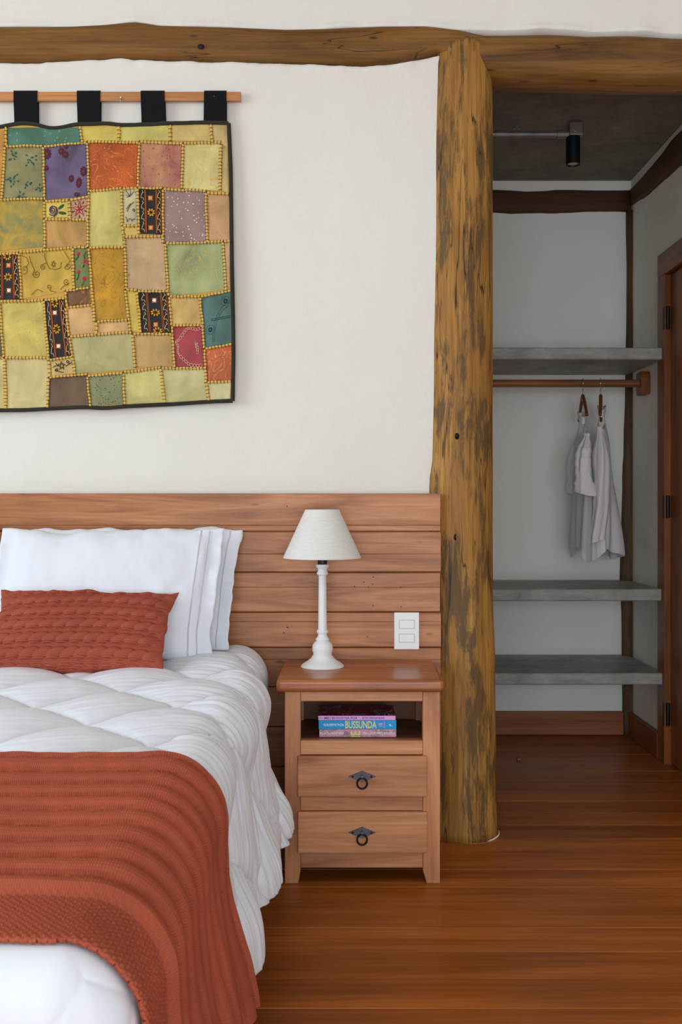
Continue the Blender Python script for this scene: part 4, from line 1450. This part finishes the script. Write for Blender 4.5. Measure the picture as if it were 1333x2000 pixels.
pt('m', (2, 591), (85, 588), (95, 698), (10, 698), pal((218, 196, 100), 0.08, ('fleck', S(160, 120, 50), 75, 0.07)))
pt('n', (-80, 590), (0, 591), (8, 696), (-80, 694), pal((112, 100, 66), 0.1))
pt('black3', (88, 588), (127, 585), (141, 697), (99, 704), BLACK)
pt('o', (131, 603), (184, 598), (191, 654), (138, 657), pal((218, 174, 112), 0.08))
pt('o2', (192, 631), (249, 627), (254, 648), (192, 654), pal((220, 176, 114), 0.08))
pt('p', (248, 568), (268, 569), (277, 649), (257, 647), pal((216, 184, 82), 0.08))
pt('black4', (270, 571), (329, 571), (335, 651), (278, 650), BLACK)
pt('q', (333, 581), (391, 581), (393, 633), (337, 636), pal((220, 180, 104), 0.1))
pt('teal', (393, 582), (451, 571), (454, 673), (401, 680), pal((84, 120, 110), 0.1))
pt('r', (12, 701), (97, 701), (95, 797), (15, 798), pal((222, 204, 138), 0.07))
pt('r2', (-80, 697), (9, 701), (13, 798), (-80, 799), pal((218, 198, 128), 0.07))
pt('motif', (99, 706), (142, 699), (149, 729), (100, 736), pal((216, 186, 114), 0.08))
pt('s', (139, 660), (258, 651), (265, 722), (150, 731), pal((198, 186, 124), 0.08))
pt('t', (262, 655), (336, 654), (341, 720), (267, 717), pal((206, 166, 100), 0.08))
pt('red', (338, 638), (396, 637), (400, 718), (343, 717), pal((182, 70, 76), 0.1))
pt('orange2', (402, 683), (453, 675), (452, 746), (405, 747), pal((202, 104, 54), 0.1, ('line', S(228, 160, 110), 15, 0.008)))
pt('u', (98, 740), (172, 733), (178, 794), (96, 796), pal((120, 94, 66), 0.1))
pt('green', (174, 737), (241, 731), (244, 790), (180, 794), pal((144, 146, 100), 0.08, ('fleck', S(80, 72, 66), 110, 0.2)))
pt('v', (244, 730), (315, 720), (321, 786), (247, 790), pal((216, 202, 124), 0.08))
pt('w', (317, 721), (403, 721), (407, 782), (324, 786), pal((210, 204, 128), 0.08, None, 9, (222, 210, 150)))
pt('x', (406, 749), (452, 747), (450, 779), (410, 782), pal((224, 212, 156), 0.06))
# the part of the hanging beyond the picture edge
cols = [(226, 202, 96), (202, 94, 34), (112, 96, 126), (146, 142, 92), (216, 178, 130), (84, 128, 104), (182, 70, 76), (200, 148, 34), (222, 206, 138), (166, 136, 128)]
ci = 0
ysplit = [250, 310, 392, 470, 560, 640, 720, 799]
xsplit = [-374, -300, -225, -150, -76]
for j in range(7):
    for i in range(4):
        pt('z', (xsplit[i] + 1, ysplit[j]), (xsplit[i + 1] - 2, ysplit[j]), (xsplit[i + 1] - 2, ysplit[j + 1] - 2), (xsplit[i] + 1, ysplit[j + 1] - 2), pal(cols[(ci * 3 + j) % 10], 0.1))
        ci += 1


def quad_uv(c, u, v):
    (tl, tr, br, bl) = [np.array(p, float) for p in c]
    u, v = np.asarray(u, float)[..., None], np.asarray(v, float)[..., None]
    return (tl * (1 - u) + tr * u) * (1 - v) + (bl * (1 - u) + br * u) * v


PO = {}
cords, stitches = [], MB()
for key, c, mat in PATCH:
    g_ = np.linspace(0, 1, 15)
    U, Vv = np.meshgrid(g_, g_, indexing='ij')
    q = quad_uv(c, U, Vv)
    puf = 0.0022 * np.minimum(1, 5 * np.minimum(np.minimum(U, 1 - U), np.minimum(Vv, 1 - Vv)))
    P = qpt(q[..., 0], q[..., 1], 0.0015 + puf)
    o = add('patch', P.reshape(-1, 3), [f[::-1] for f in grid_faces(15, 15)], mat, wh, True)
    PO[key] = (o, c)
    for side_, (u0, v0, u1, v1) in (('top', (0, 0, 1, 0)), ('left', (0, 0, 0, 1))):
        if side_ == 'top' and c[0][1] < 262: continue
        p0, p1 = quad_uv(c, u0, v0), quad_uv(c, u1, v1)
        if side_ == 'left': p0, p1 = p0 + (-1.5, -1), p1 + (-1.5, 1)
        else: p0, p1 = p0 + (-1, -1.5), p1 + (1, -1.5)
        L = np.linalg.norm(p1 - p0)
        if L < 14: continue
        nst = max(2, int(L / 6.5))
        nseg = nst * 4
        s_ = np.linspace(0, 1, nseg + 1)
        line = p0[None] + (p1 - p0)[None] * s_[:, None]
        dirn = (p1 - p0) / L
        nrm_ = np.array([-dirn[1], dirn[0]])
        wobble = 1.1 * np.sin(s_ * math.pi) * vnoise(s_ * 3 + p0[0], s_ * 0 + p0[1]) + 0.5 * vnoise(s_ * 9 + p0[1], s_ * 0)
        line = line + nrm_[None] * wobble[:, None]
        W = qpt(line[:, 0], line[:, 1], 0.0040)
        rad = 0.0036 * (0.72 + 0.34 * np.abs(np.sin(math.pi * s_ * nst)))
        V, Fc = tube_data(W, rad, 7)
        add('seam_cord', V, Fc, M['cord'], wh, True)
        for k_ in range(nst + 1):
            c0 = p0 + (p1 - p0) * (k_ / nst)
            j = 1.0 * (random.random() - 0.5)
            e0, e1_ = c0 + nrm_ * 4.2 + dirn * j, c0 - nrm_ * 3.6 - dirn * j
            pp = [qpt(*(e0 + (e1_ - e0) * f), 0.003 + 0.0058 * math.sin(math.pi * f)) for f in (0, 0.25, 0.5, 0.75, 1)]
            stitches.put(*tube_data(pp, 0.00075, 4))
o = stitches.build('stitching', M['stitch'], wh)
o['kind'] = 'stuff'


def strokes(key, name, lines, mat, wpx=1.2, off=0.0055):
    """embroidery: polylines in patch uv -> narrow raised ribbons"""
    o, c = PO[key]
    mb = MB()
    for ln in lines:
        ln = np.asarray(ln, float)
        q = quad_uv(c, ln[:, 0], ln[:, 1])
        W = qpt(q[:, 0], q[:, 1], off)
        mb.put(*tube_data(W, wpx * 0.5 * YQ / F_PX, 5))
    e = mb.build(name, mat, o, True)
    e['kind'] = 'stuff'
    return e


def blobs(key, name, items, mat, off=0.0052):
    """items: (u,v,ru_px,rv_px,rot,petals)"""
    o, c = PO[key]
    mb = MB()
    for (u, v, ru, rv, rot, pet) in items:
        q0 = quad_uv(c, np.array([u]), np.array([v]))[0]
        th_ = np.linspace(0, 2 * math.pi, 25)[:-1]
        r_ = 1 + (0.22 * np.cos(th_ * pet) if pet else 0)
        x, y = ru * r_ * np.cos(th_), rv * r_ * np.sin(th_)
        xx, yy_ = x * math.cos(rot) - y * math.sin(rot), x * math.sin(rot) + y * math.cos(rot)
        R1 = qpt(q0[0] + xx, q0[1] + yy_, off - 0.001)
        R2 = qpt(q0[0] + xx * 0.85, q0[1] + yy_ * 0.85, off)
        ce = qpt(np.array([q0[0]]), np.array([q0[1]]), off + 0.0003)
        V = np.concatenate([R1, R2, ce]); n_ = 24
        Fc = [(i, (i + 1) % n_, n_ + (i + 1) % n_, n_ + i) for i in range(n_)] + [(n_ + i, n_ + (i + 1) % n_, 2 * n_) for i in range(n_)]
        mb.put(V, Fc)
    e = mb.build(name, mat, o, False)
    e['kind'] = 'stuff'
    return e


T_ = {k: cloth('thread_' + k, S(*v), 0.7) for k, v in dict(orange=(206, 106, 36), cream=(222, 196, 140), gold=(214, 150, 30), brown=(112, 76, 26), maroon=(92, 40, 56), tealdk=(48, 92, 84), red=(178, 30, 50), violet=(96, 70, 100), leaf=(44, 92, 40), black=(34, 30, 24), pinkw=(234, 200, 160), navy=(30, 44, 56), crimson=(200, 40, 80)).items()}
M['mirror'] = plain('mirror_bit', S(250, 246, 240), 0.15, 0.9, 0.2)
M['mirror_dull'] = plain('mirror_dull', S(222, 160, 96), 0.5, 0.4)


def scurl(u0, v0, v1, n_, w_):
    out = []
    for k in range(n_):
        a0, a1 = v0 + (v1 - v0) * k / n_, v0 + (v1 - v0) * (k + 0.95) / n_
        s = np.linspace(0, 1, 14)
        out.append(np.stack([u0 + w_ * np.sin(s * 2 * math.pi * 1.25), a0 + (a1 - a0) * (s + 0.12 * np.sin(s * 4 * math.pi))], 1))
    return out


for key, mir, mot in (('black1', [(0.5, 0.20, 0), (0.5, 0.86, 0)], [(0.52, 0.52)]), ('black2', [(0.55, 0.24, 0), (0.55, 0.80, 1)], [(0.52, 0.50), (0.5, 0.04)]),
                      ('black3', [(0.46, 0.22, 1), (0.46, 0.79, 1)], [(0.46, 0.50), (0.5, 0.05)]), ('black4', [(0.52, 0.20, 1), (0.50, 0.80, 0)], [(0.52, 0.50), (0.55, 0.95)])):
    strokes(key, 'embroidery', scurl(0.16, 0.03, 0.97, 4, 0.055) + scurl(0.86, 0.03, 0.97, 4, 0.055), T_['cream'], 1.1)
    s = np.linspace(0.02, 0.98, 12)
    strokes(key, 'embroidery', [np.stack([np.full(12, u), s], 1) for u in (0.27, 0.31, 0.74, 0.78, 0.95)], T_['orange'], 1.0)
    for u, v, bright in mir:
        blobs(key, 'mirror_bit', [(u, v, 5.2, 5.2, math.pi / 4, 4)], T_['orange'], 0.0052)
        blobs(key, 'mirror_bit', [(u, v, 3.6, 3.6, math.pi / 4, 0)], M['mirror'] if bright else M['mirror_dull'], 0.0062)
    it = []
    for u, v in mot:
        for k in range(8):
            an = k * math.pi / 4 + 0.3
            it.append((u + 0.12 * math.cos(an), v + 0.062 * math.sin(an), 2.6, 1.7, an, 0))
    blobs(key, 'embroidery', it, T_['gold'])


def spiral(u, v, ru, rv, turns, a0, tail=None, d=1):
    s = np.linspace(0, 1, 26)
    an = a0 + d * s * turns * 2 * math.pi
    r = 0.12 + 0.88 * s
    ln = np.stack([u + ru * r * np.cos(an), v + rv * r * np.sin(an)], 1)
    if tail: ln = np.concatenate([ln, np.array(tail)])
    return ln


strokes('scroll', 'embroidery', [spiral(0.30, 0.50, 0.07, 0.09, 1.5, 0, [(0.26, 0.40), (0.20, 0.22), (0.18, 0.08)]), spiral(0.43, 0.36, 0.05, 0.07, 1.3, 2, [(0.50, 0.28), (0.47, 0.14), (0.48, 0.05)]),
                                 spiral(0.90, 0.42, 0.07, 0.08, 1.3, 1, [(0.95, 0.30), (0.88, 0.16), (0.84, 0.04)]), spiral(0.86, 0.78, 0.06, 0.09, 1.4, 3, [(0.80, 0.88), (0.74, 0.94)], -1),
                                 spiral(0.52, 0.84, 0.05, 0.07, 1.2, 0, [(0.56, 0.94), (0.66, 0.98)]), spiral(0.08, 0.36, 0.06, 0.12, 1.2, 1), [(0.50, 0.28), (0.55, 0.42), (0.66, 0.46), (0.76, 0.44), (0.78, 0.30)],
                                 [(0.02, 0.05), (0.12, 0.10), (0.16, 0.24), (0.10, 0.34)], [(0.18, 0.95), (0.30, 0.84), (0.40, 0.92)]], T_['brown'], 1.0)
strokes('scroll', 'embroidery', [spiral(0.63 + 0.03 * math.cos(a1), 0.33 + 0.05 * math.sin(a1), 0.022, 0.03, 1, a1) for a1 in np.linspace(0, 5.2, 6)], T_['brown'], 0.8)
# rose, star, small dark motif
strokes('rose', 'embroidery', [spiral(0.33, 0.55, 0.20, 0.34, 2.3, 0.5), spiral(0.33, 0.55, 0.26, 0.40, 1.0, 1.5)], T_['violet'], 2.0)
blobs('rose', 'embroidery', [(0.70, 0.35, 7, 3, -0.7, 0), (0.74, 0.74, 7.5, 3, 0.1, 0)], T_['leaf'])
strokes('star', 'embroidery', [np.array([(0.5, 0.5), (0.5 + 0.16 * math.cos(a1 - 0.5), 0.5 + 0.16 * math.sin(a1 - 0.5)), (0.5 + 0.44 * math.cos(a1), 0.5 + 0.42 * math.sin(a1)), (0.5 + 0.16 * math.cos(a1 + 0.5), 0.5 + 0.16 * math.sin(a1 + 0.5)), (0.5, 0.5)]) for a1 in np.linspace(-1.57, 4.71, 6)[:-1]], T_['red'], 1.5)
blobs('star', 'embroidery', [(0.5 + 0.36 * math.cos(a1), 0.5 + 0.36 * math.sin(a1), 3.4, 1.3, a1, 0) for a1 in np.linspace(-0.94, 5.34, 6)[:-1]], T_['leaf'])
strokes('motif', 'embroidery', [spiral(0.5 + 0.09 * math.cos(a1), 0.42 + 0.16 * math.sin(a1), 0.06, 0.11, 1.0, a1) for a1 in np.linspace(0, 5.0, 5)] + [spiral(0.78, 0.26, 0.07, 0.16, 1.2, 0, [(0.66, 0.5), (0.9, 0.35), (0.98, 0.3)]), spiral(0.27, 0.62, 0.07, 0.14, 1.2, 2, [(0.4, 0.8), (0.55, 0.86)]), [(0.38, 0.42), (0.24, 0.36), (0.12, 0.45)], [(0.34, 0.40), (0.26, 0.2)]], T_['black'], 1.3)
# flowers on the purple and olive patches
fl = [(0.07, 0.13, 7.5, 10, 0, 9), (0.40, 0.10, 5.5, 6.5, 0.3, 8), (0.50, 0.18, 6.5, 7, 0, 8), (0.52, 0.04, 4, 3.5, 0, 7), (0.05, 0.40, 3.5, 5, 0, 7), (0.90, 0.52, 6.2, 9.5, 0, 10), (0.62, 0.64, 5.5, 7, 0, 8), (0.79, 0.73, 5.5, 10, 0.1, 10), (0.73, 0.95, 5.5, 4, 0, 8)]
blobs('purple', 'embroidery', fl, T_['maroon'])
blobs('purple', 'embroidery', [(f[0], f[1], f[2] * 0.32, f[3] * 0.32, 0, 0) for f in fl], T_['brown'], 0.0060)
it = []
for u, v, s in ((0.18, 0.16, 1.0), (0.66, 0.24, 1.5), (0.22, 0.62, 1.5), (0.58, 0.70, 0.9), (0.90, 0.80, 0.7), (0.45, 0.97, 1.0)):
    for k in range(int(7 * s) + 3):
        an = random.random() * 6.28; rr_ = random.random() ** 0.6 * 0.13 * s
        it.append((min(0.97, max(0.03, u + rr_ * math.cos(an))), min(0.98, max(0.02, v + rr_ * 0.85 * math.sin(an))), 2.4, 1.3, an, 0))
blobs('olive', 'embroidery', it, T_['tealdk'])
blobs('buds', 'embroidery', [(0.30, 0.14, 3.4, 4, 0, 0), (0.72, 0.34, 2.6, 4.6, 0.3, 0), (0.30, 0.60, 4, 4, 0, 0), (0.68, 0.78, 3, 5, 0, 0), (0.94, 0.38, 2, 4, 0, 0)], T_['crimson'])
strokes('buds', 'embroidery', [[(0.1, 0.3), (0.3, 0.22), (0.3, 0.14)], [(0.6, 0.5), (0.72, 0.42)], [(0.15, 0.8), (0.3, 0.7), (0.3, 0.6)], [(0.5, 0.95), (0.66, 0.86)], [(0.85, 0.1), (0.7, 0.2), (0.75, 0.28)]], T_['leaf'], 1.6)
strokes('floral', 'embroidery', [[(0.5, 0.2), (0.3, 0.08), (0.2, 0.04)], [(0.5, 0.2), (0.8, 0.06), (0.9, 0.12)], [(0.5, 0.2), (0.25, 0.22)], [(0.3, 0.62), (0.5, 0.45), (0.75, 0.36)], spiral(0.75, 0.58, 0.12, 0.05, 1.2, 0), [(0.25, 0.9), (0.5, 0.8), (0.7, 0.88)]], T_['violet'], 1.3)
strokes('floral', 'embroidery', [[(0.5, 0.2), (0.55, 0.04)], [(0.5, 0.2), (0.2, 0.15)], [(0.25, 0.55), (0.55, 0.40)], [(0.6, 0.85), (0.9, 0.8)], [(0.2, 0.76), (0.35, 0.9)]], T_['leaf'], 1.2)
# red patch: looped cream chain
lp = []
path = np.array([(0.98, 0.03), (0.80, 0.09), (0.62, 0.05), (0.48, 0.06), (0.34, 0.18), (0.20, 0.33), (0.06, 0.38), (0.16, 0.50), (0.10, 0.62), (0.18, 0.72), (0.34, 0.84), (0.5, 0.94), (0.72, 0.97), (0.92, 0.95)])
for p0, p1 in zip(path, path[1:]):
    for h2 in (0, 0.5):
        m0 = p0 + (p1 - p0) * h2; m1 = p0 + (p1 - p0) * (h2 + 0.5)
        d_ = m1 - m0; nn = np.array([-d_[1], d_[0]]) * 0.38
        s = np.linspace(0, 2 * math.pi, 13)
        lp.append(np.clip((m0 + m1) / 2 + np.outer(np.cos(s), d_ / 2) + np.outer(np.sin(s), nn), 0.01, 0.99))
strokes('red', 'embroidery', lp + [spiral(0.78, 0.52 + 0.05 * k, 0.07, 0.05, 1, k) for k in range(-2, 3)], T_['pinkw'], 0.8)
# teal patch: dotted arcs and little dark flowers
it = []
for r0_ in (0.62, 0.68):
    for a1 in np.linspace(0.1, 1.5, 30):
        u, v = 0.98 - r0_ * math.sin(a1), 0.95 - r0_ * math.cos(a1) * 1.1
        if 0.03 < u < 0.97 and 0.03 < v < 0.97: it.append((u, v, 0.7, 0.7, 0, 0))
for uu in np.linspace(0.3, 0.95, 22): it += [(uu, 0.46, 0.7, 0.7, 0, 0), (uu, 0.49, 0.7, 0.7, 0, 0)]
for u, v in ((0.82, 0.16), (0.24, 0.66)):
    for k in range(7): it.append((u + 0.055 * math.cos(k * 0.9), v + 0.035 * math.sin(k * 0.9), 1.5, 1.5, 0, 0))
    for k in range(22): it.append((u + 0.15 * math.cos(k * 0.285), v + 0.09 * math.sin(k * 0.285), 0.6, 0.6, 0, 0))
blobs('teal', 'embroidery', it, T_['navy'])


# dark binding round the edge
def binding(poly, wpx):
    poly = np.array(poly, float)
    seg = np.concatenate([[0], np.cumsum(np.linalg.norm(np.diff(poly, axis=0), axis=1))])
    s = np.linspace(0, seg[-1], int(seg[-1] / 8) + 2)
    L = np.stack([np.interp(s, seg, poly[:, 0]), np.interp(s, seg, poly[:, 1])], 1)
    for _ in range(3): L[1:-1] = (L[:-2] + 2 * L[1:-1] + L[2:]) / 4
    T2 = np.gradient(L, axis=0); T2 /= np.linalg.norm(T2, axis=1)[:, None]
    Nn = np.stack([-T2[:, 1], T2[:, 0]], 1)
    ws = np.array([-1, -0.8, 0, 0.8, 1]); of = np.array([-0.001, 0.0042, 0.0055, 0.0042, -0.001])
    P = np.zeros((len(L), 5, 3))
    for j in range(5):
        q = L + Nn * ws[j] * wpx / 2
        P[:, j] = qpt(q[:, 0], q[:, 1], of[j])
    return add('binding', P.reshape(-1, 3), grid_faces(len(L), 5), M['binding'], wh, True)


binding(TOPL, 8); binding(BOTL, 8)
binding([(b, a) for a, b in RIGL], 8)
binding([(-378, 245), (-378, 803)], 8)
print('objects', len(bpy.data.objects), 'tris', sum(len(p.vertices) - 2 for m in bpy.data.meshes for p in m.polygons))
